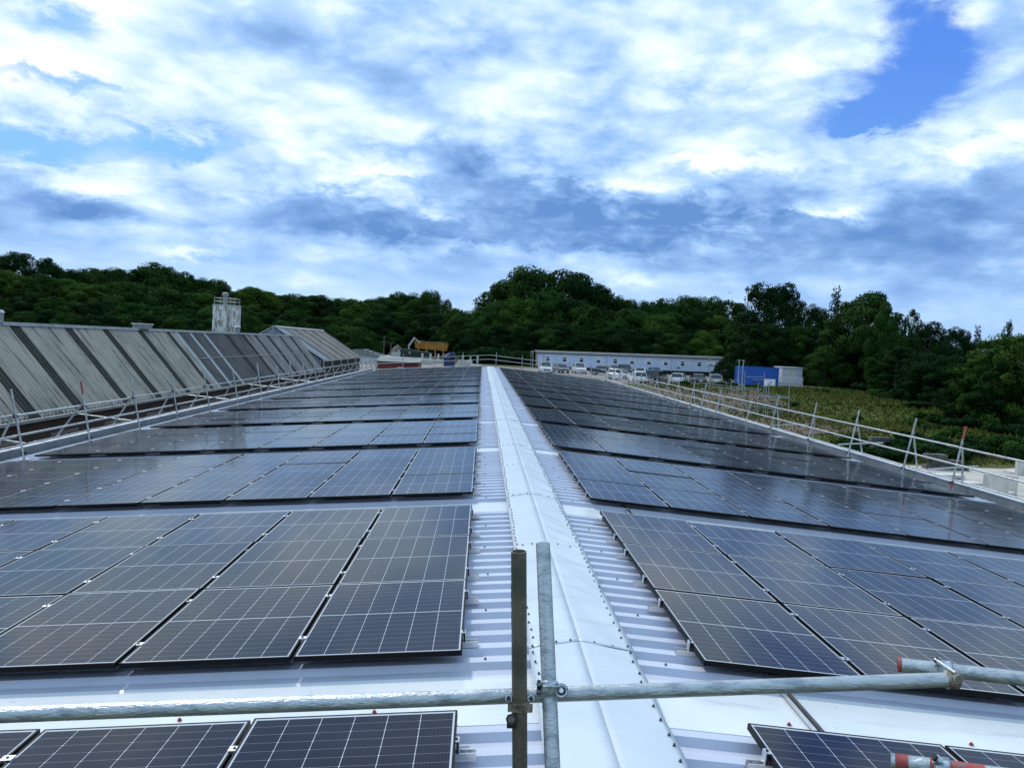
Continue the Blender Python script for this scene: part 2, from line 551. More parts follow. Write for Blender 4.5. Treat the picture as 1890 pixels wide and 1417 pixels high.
M_RED = mat('red_lens', (.45, .02, .02), .3)
M_REDW = mat('red_cladding', (.20, .028, .026), .7, 0, var=.35, vscale=.7)
M_ROOFG = mat('grey_green_roof', (.20, .225, .215), .85, 0, col2=(.15, .165, .15), vscale=.6)
M_ORANGE = mat('orange_rust_paint', (.56, .25, .05), .7, 0, col2=(.34, .15, .04), vscale=.5)
M_DGREEN = mat('dark_green_machine', (.012, .032, .022), .6, 0, var=.4, vscale=.6)
M_TAN = mat('tan_stack', (.34, .25, .16), .9, 0, var=.4, vscale=1.2)
M_GRAVEL = mat('grey_spoil', (.10, .10, .095), .95, 0, var=.4, vscale=.6)
M_POLEW = mat('timber_pole', (.10, .085, .07), .9)
M_GRASS = mat_leaf('grass_blades', (.075, .105, .016), (.165, .140, .045), (.085, .110, .024))
M_BIRD = mat('bird_feathers', (.02, .02, .02), .8)


def mat_ground():
    m = bpy.data.materials.new('rough_ground')
    m.use_nodes = True
    t = m.node_tree
    b = t.nodes['Principled BSDF']
    q = G(t)
    tcn = N(t, 'ShaderNodeTexCoord')
    n = q.noise(tcn.outputs['Object'], .09, 8, .65, .4)
    n2 = q.noise(tcn.outputs['Object'], 1.4, 6, .65)
    c = q.mix(q.sstep(n, .36, .62), (.055, .080, .016), (.095, .095, .032))
    c = q.mix(q.m('MULTIPLY', q.sstep(n2, .5, .75), .7), c, (.09, .075, .04))
    t.links.new(c, b.inputs['Base Color'])
    b.inputs['Roughness'].default_value = .95
    b.inputs['Specular IOR Level'].default_value = .1
    bn = N(t, 'ShaderNodeBump')
    bn.inputs['Strength'].default_value = .6
    bn.inputs['Distance'].default_value = .2
    t.links.new(n2, bn.inputs['Height'])
    t.links.new(bn.outputs[0], b.inputs['Normal'])
    return m


M_GROUND = mat_ground()


# ------------------------------------------------------------------ mesh helpers
def V(*a):
    return Vector(a)


class MB:
    """collects shapes for ONE mesh"""
    def __init__(s):
        s.v, s.f, s.mi, s.mats, s.sm = [], [], [], [], []

    def _m(s, m):
        if m not in s.mats:
            s.mats.append(m)
        return s.mats.index(m)

    def add(s, vs_, fs, m, smooth=False):
        o = len(s.v)
        s.v += [tuple(p) for p in vs_]
        k = s._m(m)
        for f in fs:
            s.f.append([i + o for i in f])
            s.mi.append(k)
            s.sm.append(smooth)
        return s

    def box(s, a, b, m, rot=None, at=None):
        x0, y0, z0 = a
        x1, y1, z1 = b
        p = [V(x, y, z) for z in (z0, z1) for y in (y0, y1) for x in (x0, x1)]
        if rot is not None:
            p = [rot @ q for q in p]
        if at is not None:
            p = [q + at for q in p]
        return s.add(p, [(0, 2, 3, 1), (4, 5, 7, 6), (0, 1, 5, 4), (2, 6, 7, 3), (0, 4, 6, 2), (1, 3, 7, 5)], m)

    def cyl(s, a, b, r, m, n=10, r2=None, cap=True, hollow=0, deep=.30):
        a, b = Vector(a), Vector(b)
        d = (b - a).normalized()
        u = d.cross(V(0, 0, 1))
        if u.length < 1e-3:
            u = d.cross(V(1, 0, 0))
        u.normalize()
        w = d.cross(u)
        r2 = r if r2 is None else r2
        p = []
        for c, rr in ((a, r), (b, r2)):
            p += [c + (u * math.cos(2 * math.pi * i / n) + w * math.sin(2 * math.pi * i / n)) * rr for i in range(n)]
        f = [(i, (i + 1) % n, n + (i + 1) % n, n + i) for i in range(n)]
        s.add(p, f, m, True)
        if cap and not hollow:
            s.add(p[:n], [tuple(range(n - 1, -1, -1))], m)
            s.add(p[n:], [tuple(range(n))], m)
        if hollow:
            for c, sg in ((a, 1), (b, -1)):
                ro, ri = r, r - hollow
                ring = [c + (u * math.cos(2 * math.pi * i / n) + w * math.sin(2 * math.pi * i / n)) * ro for i in range(n)]
                rin = [c + (u * math.cos(2 * math.pi * i / n) + w * math.sin(2 * math.pi * i / n)) * ri for i in range(n)]
                dp = [x + d * sg * deep for x in rin]
                s.add(ring + rin, [(i, (i + 1) % n, n + (i + 1) % n, n + i) if sg < 0 else (i, n + i, n + (i + 1) % n, (i + 1) % n) for i in range(n)], m)
                s.add(rin + dp, [(i, (i + 1) % n, n + (i + 1) % n, n + i) for i in range(n)], hollow_mat or m, True)
                s.add(dp, [tuple(range(n))], M_BLACK)  # black disc painted in for the darkness deep inside the tube
        return s

    def loft(s, rings, m, cap=True, smooth=False):
        n = len(rings[0])
        p = [q for r in rings for q in r]
        f = []
        for k in range(len(rings) - 1):
            for i in range(n):
                f.append((k * n + i, k * n + (i + 1) % n, (k + 1) * n + (i + 1) % n, (k + 1) * n + i))
        s.add(p, f, m, smooth)
        if cap:
            s.add(rings[0], [tuple(range(n - 1, -1, -1))], m)
            s.add(rings[-1], [tuple(range(n))], m)
        return s

    def prism(s, poly, ext, m):
        """polygon (list of points) extruded by vector ext"""
        n = len(poly)
        q = [Vector(p) + Vector(ext) for p in poly]
        return s.loft([[Vector(p) for p in poly], q], m)

    def mesh(s, name):
        me = bpy.data.meshes.new(name)
        me.from_pydata(s.v, [], s.f)
        for m in s.mats:
            me.materials.append(m)
        me.polygons.foreach_set('material_index', s.mi)
        me.polygons.foreach_set('use_smooth', s.sm)
        me.update()
        return me

    def build(s, name, parent=None, loc=None):
        o = bpy.data.objects.new(name, s.mesh(name))
        COL.objects.link(o)
        if parent is not None:
            o.parent = parent
        if loc is not None:
            o.location = loc
        return o


hollow_mat = None


def empty(name, loc=(0, 0, 0), rz=0.0):
    o = bpy.data.objects.new(name, None)
    COL.objects.link(o)
    o.location = loc
    o.rotation_euler = (0, 0, rz)
    o.empty_display_size = .2
    return o


def tag(o, label=None, cat=None, group=None, kind=None):
    if label:
        o['label'] = label
    if cat:
        o['category'] = cat
    if group:
        o['group'] = group
    if kind:
        o['kind'] = kind
    return o


def inst(name, me, parent=None, loc=(0, 0, 0), rot=(0, 0, 0), scale=(1, 1, 1)):
    o = bpy.data.objects.new(name, me)
    COL.objects.link(o)
    if parent is not None:
        o.parent = parent
    o.location, o.rotation_euler, o.scale = loc, rot, scale
    return o


def copy_tree(o, parent=None):
    c = o.copy()
    COL.objects.link(c)
    c.parent = parent
    for ch in [x for x in KIDS.get(o.name, [])]:
        copy_tree(ch, c)
    return c


KIDS = {}


def reg(o):
    """remember the children of a prototype so that copies are cheap"""
    KIDS[o.name] = list(o.children)
    for ch in o.children:
        reg(ch)


# ------------------------------------------------------------------ ground
def sst(a, b, x):
    t = np.clip((x - a) / (b - a), 0, 1)
    return t * t * (3 - 2 * t)


def gh(x, y):
    x, y = np.asarray(x, float), np.asarray(y, float)
    z = -3.5 + 1.8 * sst(68, 98, y)
    z = z + sst(16, 29, x) * sst(44, 62, y) * (1 - sst(80, 104, y)) * (1.05 + .35 * np.sin(x * .21 + 1) * np.sin(y * .16))
    z = z + sst(27, 38, x) * (1 - sst(44, 62, y)) * 1.1
    # wooded hill on the left and a gentler one behind and on the right
    z = z + 5.0 * sst(45, 150, -x + .25 * (y - 120)) * sst(60, 150, y)
    z = z + 3.5 * sst(195, 300, y)
    z = z + 2.0 * sst(60, 140, x)
    return z


def grid_obj(name, xs, ys, m, off=0.0, kind='structure'):
    X, Y = np.meshgrid(xs, ys)
    Z = gh(X, Y) + off
    nx, ny = len(xs), len(ys)
    vs_ = np.stack([X, Y, Z], -1).reshape(-1, 3)
    i = np.arange(nx * ny).reshape(ny, nx)
    fs = np.stack([i[:-1, :-1], i[:-1, 1:], i[1:, 1:], i[1:, :-1]], -1).reshape(-1, 4)
    me = bpy.data.meshes.new(name)
    me.from_pydata(vs_.tolist(), [], fs.tolist())
    me.materials.append(m)
    me.polygons.foreach_set('use_smooth', [True] * len(fs))
    o = bpy.data.objects.new(name, me)
    COL.objects.link(o)
    tag(o, kind=kind)
    return o


def axis(lo, hi, step, far):
    a = list(np.arange(lo, hi + .1, step))
    s_, p = step, hi
    while p < far:
        s_ *= 1.35
        p += s_
        a.append(p)
    s_, p = step, lo
    while p > -far:
        s_ *= 1.35
        p -= s_
        a.insert(0, p)
    return np.array(a)


grid_obj('ground', axis(-150, 120, 2.5, 2500), axis(-20, 300, 2.5, 2500), M_GROUND)
grid_obj('car_park', np.arange(-40, 52.1, 2.3), np.arange(97, 146.1, 2.45), M_ASPH, .03)
grid_obj('concrete_yard', np.arange(11.9, 30.1, 2), np.arange(4, 47.1, 2), M_CONC, .04)
grid_obj('earth_patch', np.arange(12.5, 27.1, 1.45), np.arange(58, 92.1, 1.7), M_EARTH, .06)

# ------------------------------------------------------------------ warehouse with the solar roof
Y0, Y1 = 3.0, 81.0
XR = .06                 # ridge
EAVE = 10.62
AP = 6.28                # array pitch along the ridge
A2 = 5.772               # start of the second array
CROWN, VALLEY = -.105, -.150
PANW0, PANW1 = 11.17, 11.97          # flat pan strip between arrays 2 and 3 (others repeat by AP)


def rz_(x, off):
    return -abs(x - XR) * TT + off


wh = empty('warehouse', (0, Y0, -3.5))
tag(wh, 'long warehouse whose low pitched white metal roof carries the solar panels', 'building')
WL = V(0, -Y0, 3.5)      # world -> local


def wbuild(mb, name, parent=wh):
    o = mb.build(name, parent)
    o.location = WL if parent is wh else (0, 0, 0)
    return o


for sx in (-1, 1):
    b = MB()
    b.box((sx * 10.30 - .11, Y0 + .02, -3.6), (sx * 10.30 + .11, Y1 - .02, -.98), M_BRICKW)
    wbuild(b, 'side_wall')
for yy in (Y0 + .12, Y1 - .32):
    b = MB()
    zt = -.17
    pl = [V(-10.18, yy, -3.6), V(10.18, yy, -3.6), V(10.18, yy, rz_(10.18, zt)), V(XR, yy, zt), V(-10.18, yy, rz_(-10.18, zt))]
    b.prism(pl, (0, .2, 0), M_BRICKW)
    wbuild(b, 'gable_wall')

# roof sheets: trapezoidal profile bays and flat pan strips
bays = []
y = PANW1 - 2 * AP
starts = [PANW1 + k * AP for k in range(-2, 12)]
NR = 20
RP = (PANW0 + AP - PANW1) / NR
for k in range(-2, 12):
    a = PANW1 + k * AP
    e = PANW0 + (k + 1) * AP
    bays.append((max(a, Y0), min(e, Y1), a))
pans = []
for k in range(-2, 12):
    a = PANW0 + k * AP
    e = PANW1 + k * AP
    if e > Y0 and a < Y1:
        pans.append((max(a, Y0), min(e, Y1)))


def profile(a, a0, e):
    """list of (y, z offset) of the ribs between a and e"""
    pts = []
    for i in range(NR + 1):
        c = a0 + i * RP
        for dy, z in ((0.0, VALLEY), (.105, VALLEY), (.14, CROWN), (.235, CROWN), (RP - .003, VALLEY)):
            yy = c + dy
            if i == NR and dy > 0:
                continue
            if a - 1e-6 <= yy <= e + 1e-6:
                pts.append((yy, z))
    return pts


def strip_mesh(b, pts, x_in, x_out, m, nx=1):
    xs = np.linspace(x_in, x_out, nx + 1)
    vs_ = []
    for yy, z in pts:
        for x in xs:
            vs_.append(V(x, yy, rz_(x, z)))
    n = nx + 1
    fs = []
    for i in range(len(pts) - 1):
        for j in range(nx):
            q = (i * n + j, i * n + j + 1, (i + 1) * n + j + 1, (i + 1) * n + j)
            fs.append(q if x_out > x_in else q[::-1])
    b.add(vs_, fs, m)


for sx in (-1, 1):
    for a, e, a0 in bays:
        if e - a < .3:
            continue
        b = MB()
        strip_mesh(b, profile(a, a0, e), XR + sx * .02, sx * EAVE, M_SHEET, 4)
        o = wbuild(b, 'roof_sheet')
        md = o.modifiers.new('thickness', 'SOLIDIFY')
        md.thickness = .0015
    for a, e in pans:
        b = MB()
        strip_mesh(b, [(a - .045, CROWN + .003), (a + .0, VALLEY - .004), (e - .03, VALLEY - .004), (e + .0, VALLEY + .004)], XR + sx * .02, sx * EAVE, M_PAN, 6)
        o = wbuild(b, 'roof_pan')
        md = o.modifiers.new('thickness', 'SOLIDIFY')
        md.thickness = .0015
        # lapped joint across the strip
        for xj in (sx * 3.55, sx * 7.1):
            pass
    # gutter along the eave
    b = MB()
    prof = [(10.50, -.975), (10.86, -.975), (10.87, -.80), (10.87, -.775), (11.12, -.79), (11.13, -.90), (11.10, -.90), (11.09, -.83), (10.91, -.815), (10.91, -1.03), (10.50, -1.03)]
    r0 = [V(sx * x, Y0 - .05, z) for x, z in prof]
    r1 = [V(sx * x, Y1 + .05, z) for x, z in prof]
    if sx > 0:
        r0, r1 = r0[::-1], r1[::-1]
    b.loft([r1, r0], M_GUT)
    wbuild(b, 'gutter')
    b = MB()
    b.box((min(sx * 10.52, sx * 10.84), Y0, -.974), (max(sx * 10.52, sx * 10.84), Y1, -.955), M_GUTI)  # dark lining over floor and inner face, painted as shaded
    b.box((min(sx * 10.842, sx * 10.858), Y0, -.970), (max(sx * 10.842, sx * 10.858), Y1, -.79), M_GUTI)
    wbuild(b, 'gutter_shade_lining')
    # joint straps on the lip
    b = MB()
    yy = Y0 + 2.6
    while yy < Y1:
        b.box((min(sx * 10.86, sx * 11.145), yy, -.795), (max(sx * 10.86, sx * 11.145), yy + .05, -.766), M_GUT)
        yy += 3.0
    o = wbuild(b, 'gutter_joint')
    o['kind'] = 'stuff'

# ridge flashing: pressed sections, each slightly creased
fy = Y0 - .04
si = 0
while fy < Y1:
    ln = min(3.05, Y1 + .04 - fy)
    b = MB()
    nx, ny = 14, int(max(6, ln / .05))
    wrk = [(fy + random.uniform(.1, 2.9), random.uniform(-1.6, -.3), random.choice((-1, 1)) * random.uniform(.004, .009), random.uniform(.03, .10)) for _ in range(9)]
    vs_, fs = [], []
    for j in range(ny + 1):
        yy = fy + (ln + .06) * j / ny
        for i in range(nx + 1):
            u = i / nx
            if i <= 5:
                x = -.295 + (XR + .295) * i / 5
                z = -.092 + .060 * i / 5 - .006 * (1 if i == 0 else 0)
                amp = .0012
            else:
                x = XR + (.445 - XR) * (i - 5) / (nx - 5)
                z = -.032 - .064 * (i - 5) / (nx - 5)
                amp = .0050 * math.sin(math.pi * min(1, (i - 5) / (nx - 5) * 1.02))
            ph = yy * 3.3 + (x * 6 if i > 5 else x * 2)
            z += amp * (math.sin(ph) * .8 + .6 * math.sin(ph * 2.3 + 1.3 * si))
            if i == nx:
                x += .006 * math.sin(yy * 7.3) + .004 * math.sin(yy * 2.1 + 1)
            if i > 5:
                for (wy, wk, wa, ww) in wrk:
                    z += wa * math.sin(math.pi * min(1, (i - 5) / (nx - 5))) * math.exp(-((yy - wy - wk * (x - XR)) / ww) ** 2)
            vs_.append(V(x, yy, z + (.0025 if si % 2 else 0)))
            if i == 5:
                vs_.append(vs_[-1].copy())
    for j in range(ny):
        for i in range(nx + 1):
            if i == 5:
                continue
            q = j * (nx + 2) + i
            fs.append((q, q + 1, q + nx + 3, q + nx + 2))
    b.add(vs_, fs, M_FLASH, True)
    o = wbuild(b, 'ridge_flashing')
    # smooth everywhere but the crease
    md = o.modifiers.new('thickness', 'SOLIDIFY')
    md.thickness = .0012
    fy += 3.0
    si += 1

# screws
b = MB()


def screw(b, x, y, z, m, r=.0075):
    b.cyl((x, y, z), (x, y, z + .004), r * 1.35, m, 6)
    b.cyl((x, y, z + .004), (x, y, z + .014), r * .75, m, 6)


yy = Y0 + .1
while yy < 48:
    jit = random.uniform(-.02, .02)
    screw(b, -.262 + random.uniform(-.012, .012), yy + jit, -.085, M_SCREW)
    screw(b, .405 + random.uniform(-.015, .015), yy + .07 + jit, -.088, M_SCREW)
    yy += .17 + random.uniform(-.02, .02)
for k in range(16):
    yj = Y0 - .04 + 3.0 * k + .03
    for x, z in ((-.2, -.07), (-.1, -.056), (.0, -.04), (.17, -.052), (.3, -.073)):
        screw(b, x, yj, z, M_SCREW)
for (a, e, a0) in bays[:9]:
    for i in range(0, NR + 1, 4):
        for x in (-.58 + random.uniform(-.02, .02), .66):
            yy = a0 + i * RP + .19
            if a < yy < e:
                screw(b, x, yy, rz_(x, CROWN), M_SCREW, .008)
o = wbuild(b, 'screw')
o['kind'] = 'stuff'
b = MB()
for (a, e) in pans[:9]:
    for sx in (-1, 1):
        for i in range(8):
            x = sx * (1.25 + 1.16 * i) + random.uniform(-.05, .05)
            screw(b, x, a + .30, rz_(x, VALLEY), M_WASH, .011)
            screw(b, x + .5, a + .07, rz_(x + .5, VALLEY), M_SCREW, .009)
o = wbuild(b, 'pan_screw')
o['kind'] = 'stuff'

# ------------------------------------------------------------------ solar arrays
PL, PW, GX, GY, TH_P = 1.760, 1.134, .024, .012, .035
IN_L, IN_R = .762, .900


def panel_meshes():
    fr = MB()
    w = .011
    for a, e in (((0, 0, -TH_P), (PW, w, 0)), ((0, PL - w, -TH_P), (PW, PL, 0)), ((0, w, -TH_P), (w, PL - w, 0)), ((PW - w, w, -TH_P), (PW, PL - w, 0))):
        fr.box(a, e, M_FRAME)
    fr.add([V(w, w, -.028), V(PW - w, w, -.028), V(PW - w, PL - w, -.028), V(w, PL - w, -.028)], [(0, 3, 2, 1)], M_FRAME)
    gl = MB()
    gl.add([V(w, w, -.002), V(PW - w, w, -.002), V(PW - w, PL - w, -.002), V(w, PL - w, -.002)], [(0, 1, 2, 3)], M_CELL)
    gl.add([V(w, w, -.006), V(PW - w, w, -.006), V(PW - w, PL - w, -.006), V(w, PL - w, -.006)], [(0, 3, 2, 1)], M_FRAME)
    out = []
    for q, nm in ((fr, 'panel'), (gl, 'glass')):
        out.append(q.mesh(nm))
    both = MB()
    for q in (fr, gl):
        for f, k in zip(q.f, q.mi):
            both.add([q.v[i] for i in f], [tuple(range(len(f)))], q.mats[k])
    out.append(both.mesh('panel'))
    for me in out:
        at = me.attributes.new('cell_uv', 'FLOAT_VECTOR', 'POINT')
        d = []
        for v in me.vertices:
            d += [(v.co.x - w) / (PW - 2 * w) * 6.06 - .03, (v.co.y - w) / (PL - 2 * w) * 18.2 - .1, 0]
        at.data.foreach_set('vector', d)
    return out


ME_PF, ME_PG, ME_PB = panel_meshes()
cb = MB()
cb.box((-.030, -.028, .0), (.030, .028, .0035), M_ALU)
cb.cyl((0, 0, .003), (0, 0, .010), .0075, M_BOLT, 6)
cb.box((-.010, -.028, -.04), (.010, .028, .0), M_ALU)
ME_CLAMP = cb.mesh('clamp')
cb = MB()      # end clamp: Z-bracket gripping the frame, standing on a short rail
cb.box((-.014, -.03, .0), (.020, .03, .004), M_ALU)
cb.box((.016, -.03, -.062), (.021, .03, .004), M_ALU)
cb.box((.004, -.03, -.062), (.016, .03, -.004), M_BLACK)
cb.cyl((.006, 0, .003), (.006, 0, .012), .008, M_BOLT, 6)
cb.box((-.16, -.028, -.104), (.105, -.020, -.062), M_ALU)
cb.box((-.16, .020, -.104), (.105, .028, -.062), M_ALU)
cb.box((-.16, -.034, -.104), (.105, .034, -.099), M_ALU)
cb.box((-.16, -.0195, -.0985), (.105, .0195, -.086), M_DARKALU)
cb.cyl((.07, 0, -.087), (.07, 0, -.080), .009, M_BOLT, 6)
ME_ENDC = cb.mesh('end_clamp')

ORD = ['first', 'second', 'third', 'fourth', 'fifth', 'sixth', 'seventh', 'eighth', 'ninth', 'tenth', 'eleventh', 'twelfth', 'last']
for k in range(13):
    ys = A2 + (k - 1) * AP
    for side in (-1, 1):
        arr = empty('solar_array', (0, ys, 0))
        sn = 'left' if side < 0 else 'right'
        if k == 0:
            lb = f'nearest block of black solar panels on the {sn} roof slope, cut by the frame'
        elif k == 12:
            lb = f'farthest block of dark solar panels, at the far roof end on the {sn} slope'
        else:
            lb = f'{ORD[k]} block of dark solar panels from the front, on the {sn} slope of the roof'
        tag(arr, lb, 'solar panels', 'blocks of solar panels on the warehouse roof')
        arr.rotation_euler = (0, side * TH, 0)      # local +x runs along the slope plane
        x0 = IN_L if side < 0 else IN_R

        def lx(c, edge=0):
            s_ = x0 + c * (PW + GX) + (PW if edge else 0)
            return side * s_
        rows = (2,) if k == 0 else (0, 1, 2)
        far = MB()
        for r in rows:
            py = r * (PL + GY)
            for c in range(8):
                xa = lx(c, 0) if side > 0 else lx(c, 1)
                dz = random.uniform(-.0015, .0015)
                tilt = (random.gauss(0, .0022), random.gauss(0, .0022), 0)
                if k <= 3:
                    p = inst('panel', ME_PF, arr, (xa, py, dz), tilt)
                    inst('glass', ME_PG, p)
                else:
                    inst('panel', ME_PB, arr, (xa, py, dz), tilt)
            for fr_ in (.21, .80):
                cy_ = py + PL * fr_
                for c in range(9):
                    if c == 0:
                        xc = lx(0, 0)
                        if k <= 4:
                            inst('end_clamp', ME_ENDC, arr, (xc, cy_, .0), (0, 0, 0 if side < 0 else math.pi))
                        continue
                    if c == 8:
                        xc = lx(7, 1)
                        if k <= 4:
                            inst('end_clamp', ME_ENDC, arr, (xc, cy_, .0), (0, 0, math.pi if side < 0 else 0))
                        continue
                    xc = (lx(c - 1, 1) + lx(c, 0)) / 2
                    if k <= 3:
                        inst('clamp', ME_CLAMP, arr, (xc, cy_, .001))
                    else:
                        far.box((xc - .028, cy_ - .026, .0), (xc + .028, cy_ + .026, .005), M_ALU)
        if far.v:
            o = far.build('clamp', arr)
            o['kind'] = 'stuff'
        # short rails under the column joints
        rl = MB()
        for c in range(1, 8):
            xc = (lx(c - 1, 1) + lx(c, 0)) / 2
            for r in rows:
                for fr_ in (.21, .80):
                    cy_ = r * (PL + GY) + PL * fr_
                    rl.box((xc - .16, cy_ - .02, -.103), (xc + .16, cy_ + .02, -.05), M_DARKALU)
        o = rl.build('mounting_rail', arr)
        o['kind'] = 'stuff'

# cable rail running under the right-hand arrays, seen in the gaps
t = empty('cable_rail', (1.43, 40, rz_(1.43, VALLEY)), 0)
tag(t, 'thin aluminium cable rail crossing the white gaps between right slope panels', 'cable rail')
t.rotation_euler = (0, TH, 0)
b = MB()
b.box((-.028, -37, .012), (-.022, 40.7, .040), M_ALU)
b.box((.022, -37, .012), (.028, 40.7, .040), M_ALU)
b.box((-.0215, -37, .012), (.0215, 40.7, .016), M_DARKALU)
b.build('channel', t)
b = MB()
b.cyl((-.006, -37, .024), (-.006, 40.7, .024), .007, M_BLACK, 6)
b.cyl((.009, -37, .023), (.009, 40.7, .023), .006, M_BLACK, 6)
b.build('cable', t)

# ------------------------------------------------------------------ scaffolding
RT = .02415


def lerp(a, b, t_):
    return Vector(a) + (Vector(b) - Vector(a)) * t_


def coupler(b, at, m=None, s_=.038):
    m = m or M_BOLT
    b.box((-s_, -s_, -s_), (s_, s_, s_), m, None, Vector(at))


def guard(name, label, side, stands, ledgers, ztop, zmid, seed):
    """guard rail on one eave: A-frames of a post and a raker, two rails, a toe tube, short ledgers"""
    rr = random.Random(seed)
    s = empty(name, (side * 10.6, 40, -.9))
    tag(s, label, 'scaffold', 'scaffold guard rails round the roof')
    L_ = -Vector(s.location)
    for i, (yb, xb, h, red) in enumerate(stands):
        base = V(side * xb, yb, rz_(xb * 1.0, -.10))
        lean = .26 + rr.uniform(-.03, .05)
        top = base + V(side * lean, rr.uniform(-.05, .05), h)
        b = MB()
        b.cyl(base, top, RT, M_GALV, 8)
        if red & 1:
            b.cyl(lerp(base, top, .80), lerp(base, top, 1.002), RT * 1.06, M_REDP, 8)
        if red & 2:
            b.cyl(lerp(base, top, -.005), lerp(base, top, .13), RT * 1.06, M_REDP, 8)
        b.box((-.075, -.075, -.004), (.075, .075, .008), M_GALV if i % 3 else M_YEL, None, base)
        o = b.build('post', s)
        o.location = L_
        f = (ztop - base.z + .11) / h
        pr = lerp(base, top, min(f, .97)) + V(side * .03, .05, 0)
        foot = V(side * (11.02 + rr.uniform(-.05, .1)), yb + .18 + rr.uniform(-.1, .1), rz_(11.0, -.02))
        b = MB()
        b.cyl(pr, foot, RT, M_GALV, 8)
        o = b.build('raker', s)
        o.location = L_
        b = MB()
        for z in (ztop, zmid):
            coupler(b, lerp(base, top, (z - base.z) / h) + V(side * .02, .02, 0))
        coupler(b, base + V(side * .03, .03, .14))
        o = b.build('coupler', s)
        o['kind'] = 'stuff'
        o.location = L_
    ys_ = [q[0] for q in stands]
    ya, yb_ = min(ys_) - 3.2, 81.4
    for z, xo in ((ztop, 10.60), (zmid, 10.52)):
        yy = ya
        while yy < yb_ - .5:
            e = min(yy + 6.3, yb_)
            b = MB()
            dz = rr.uniform(-.012, .012)
            b.cyl(V(side * (xo - .055), yy - .25, z + dz), V(side * (xo - .055 + rr.uniform(-.015, .015)), e + .25, z + dz + rr.uniform(-.012, .012)), RT, M_GALV, 8)
            o = b.build('rail', s)
            o.location = L_
            yy = e
    for i, (y_, x_) in enumerate(ledgers):
        b = MB()
        b.cyl(V(side * x_, y_, -.62), V(side * (x_ + 1.9), y_ + 1.0, -.60), RT, M_GALV, 8)
        o = b.build('ledger', s)
        o.location = L_
    b = MB()
    b.cyl(V(side * 10.78, ya, -.70), V(side * 10.78, yb_, -.70), RT * .9, M_GALV, 8)
    o = b.build('toe_tube', s)
    o.location = L_
    return s


LST = [(15.3, 10.2, 1.5, 0), (18.36, 10.2, 1.47, 0), (21.3, 10.15, 1.5, 1), (24.5, 10.2, 1.5, 0), (27.8, 10.3, 1.5, 0), (30.9, 10.25, 1.48, 0), (34.8, 10.35, 1.3, 0), (38.3, 10.3, 1.55, 0)]
yy = 41.6
while yy < 80:
    LST.append((yy, 10.3 + random.uniform(-.05, .05), 1.45 + random.uniform(-.12, .15), 0))
    yy += 3.1 + random.uniform(-.3, .4)
guard('scaffold_guard_rail', 'galvanised tube guard rail along the left eave beside the old grey roof', -1, LST, [(19.0, 10.5), (24.6, 10.5), (34.0, 10.5), (43, 10.5), (50, 10.5)], .03, -.40, 3)
RST = [(17.0, 10.55, 1.5, 0), (20.15, 10.59, 1.5, 3), (22.64, 10.63, 1.5, 0), (25.8, 10.5, 1.47, 0), (29.7, 10.75, 1.45, 0), (33.56, 10.7, 1.48, 0), (37.3, 10.9, 1.42, 3), (41.2, 10.6, 1.4, 0), (44.0, 10.6, 1.45, 0), (46.8, 10.7, 1.47, 0)]
yy = 50.2
while yy < 80:
    RST.append((yy, 10.6 + random.uniform(-.05, .08), 1.4 + random.uniform(-.1, .1), 0))
    yy += 3.2 + random.uniform(-.4, .5)
guard('scaffold_guard_rail', 'galvanised tube guard rail along the right eave in front of the grassy bank', 1, RST, [(21.5, 10.7), (27.0, 10.7), (33.5, 10.7)], .13, -.27, 5)

# far end of the roof
s = empty('scaffold_guard_rail', (0, 81.6, -.2))
tag(s, 'thin tube guard rail across the far end of the roof', 'scaffold', 'scaffold guard rails round the roof')
L_ = -Vector(s.location)
for sx in (-1, 1):
    for h in (1.0, .60, .08):
        b = MB()
        b.cyl(V(0 if sx < 0 else .02, 81.6, h), V(sx * 11.0, 81.6, h - 11.0 * TT * (1.0 if sx > 0 else 1.15)), RT * 1.1, M_GALV, 8)
        o = b.build('rail', s)
        o.location = L_
for x in (-10.6, -8.2, -5.2, -2.6, .55, 3.0, 5.3, 7.5, 9.6, 11.0):
    b = MB()
    b.cyl(V(x, 81.67, -3.4), V(x + .05, 81.67, 1.35 - abs(x) * TT), RT * 1.1, M_GALV, 8)
    o = b.build('post', s)
    o.location = L_

# front scaffold at the near gable
s = empty('scaffold_guard_rail', (-.5, 2.8, -3.5))
tag(s, 'nearest scaffold tubes with rusty couplers crossing in front of the camera', 'scaffold', 'scaffold guard rails round the roof')
L_ = -Vector(s.location)


def pix(px, py, d):
    return CAM + (_fw + _r2 * ((px - 945) / F) + _u2 * ((708.5 - py) / F)) * d


def part(b, name):
    o = b.build(name, s)
    o.location = L_
    return o


p1t, p1b = pix(957.5, 1017, 2.68), pix(959.5, 1417, 2.74)
d1 = (p1b - p1t).normalized()
hollow_mat = M_RUSTY
b = MB()
b.cyl(p1t, p1t + d1 * 4.6, RT, M_RUSTY, 28, hollow=.004)
sv = part(b, 'standard')
sv['label'] = 'old brown tube with green paint remains'
b = MB()
gtop, gbot = p1t + d1 * .05, p1t + d1 * .22
gu, gw = d1.cross(V(1, 0, 0)).normalized(), None
gw = d1.cross(gu)
for i in range(36):
    a0 = -1.9 + .9 * rng.random() + (1.0 if rng.random() < .6 else 0)
    z0 = .045 + .17 * rng.random()
    hh = .012 + .05 * rng.random()
    w_ = .10 + .25 * rng.random()
    ps = []
    for (aa, zz) in ((a0, z0), (a0 + w_, z0 + .004), (a0 + w_ * .9, z0 + hh), (a0 + .04, z0 + hh * .8)):
        ps.append(p1t + d1 * zz + (gu * math.sin(aa) + gw * math.cos(aa)) * (RT + .0006))
    b.add(ps, [(0, 1, 2, 3)], M_GREENP)
part(b, 'green_paint')['kind'] = 'stuff'
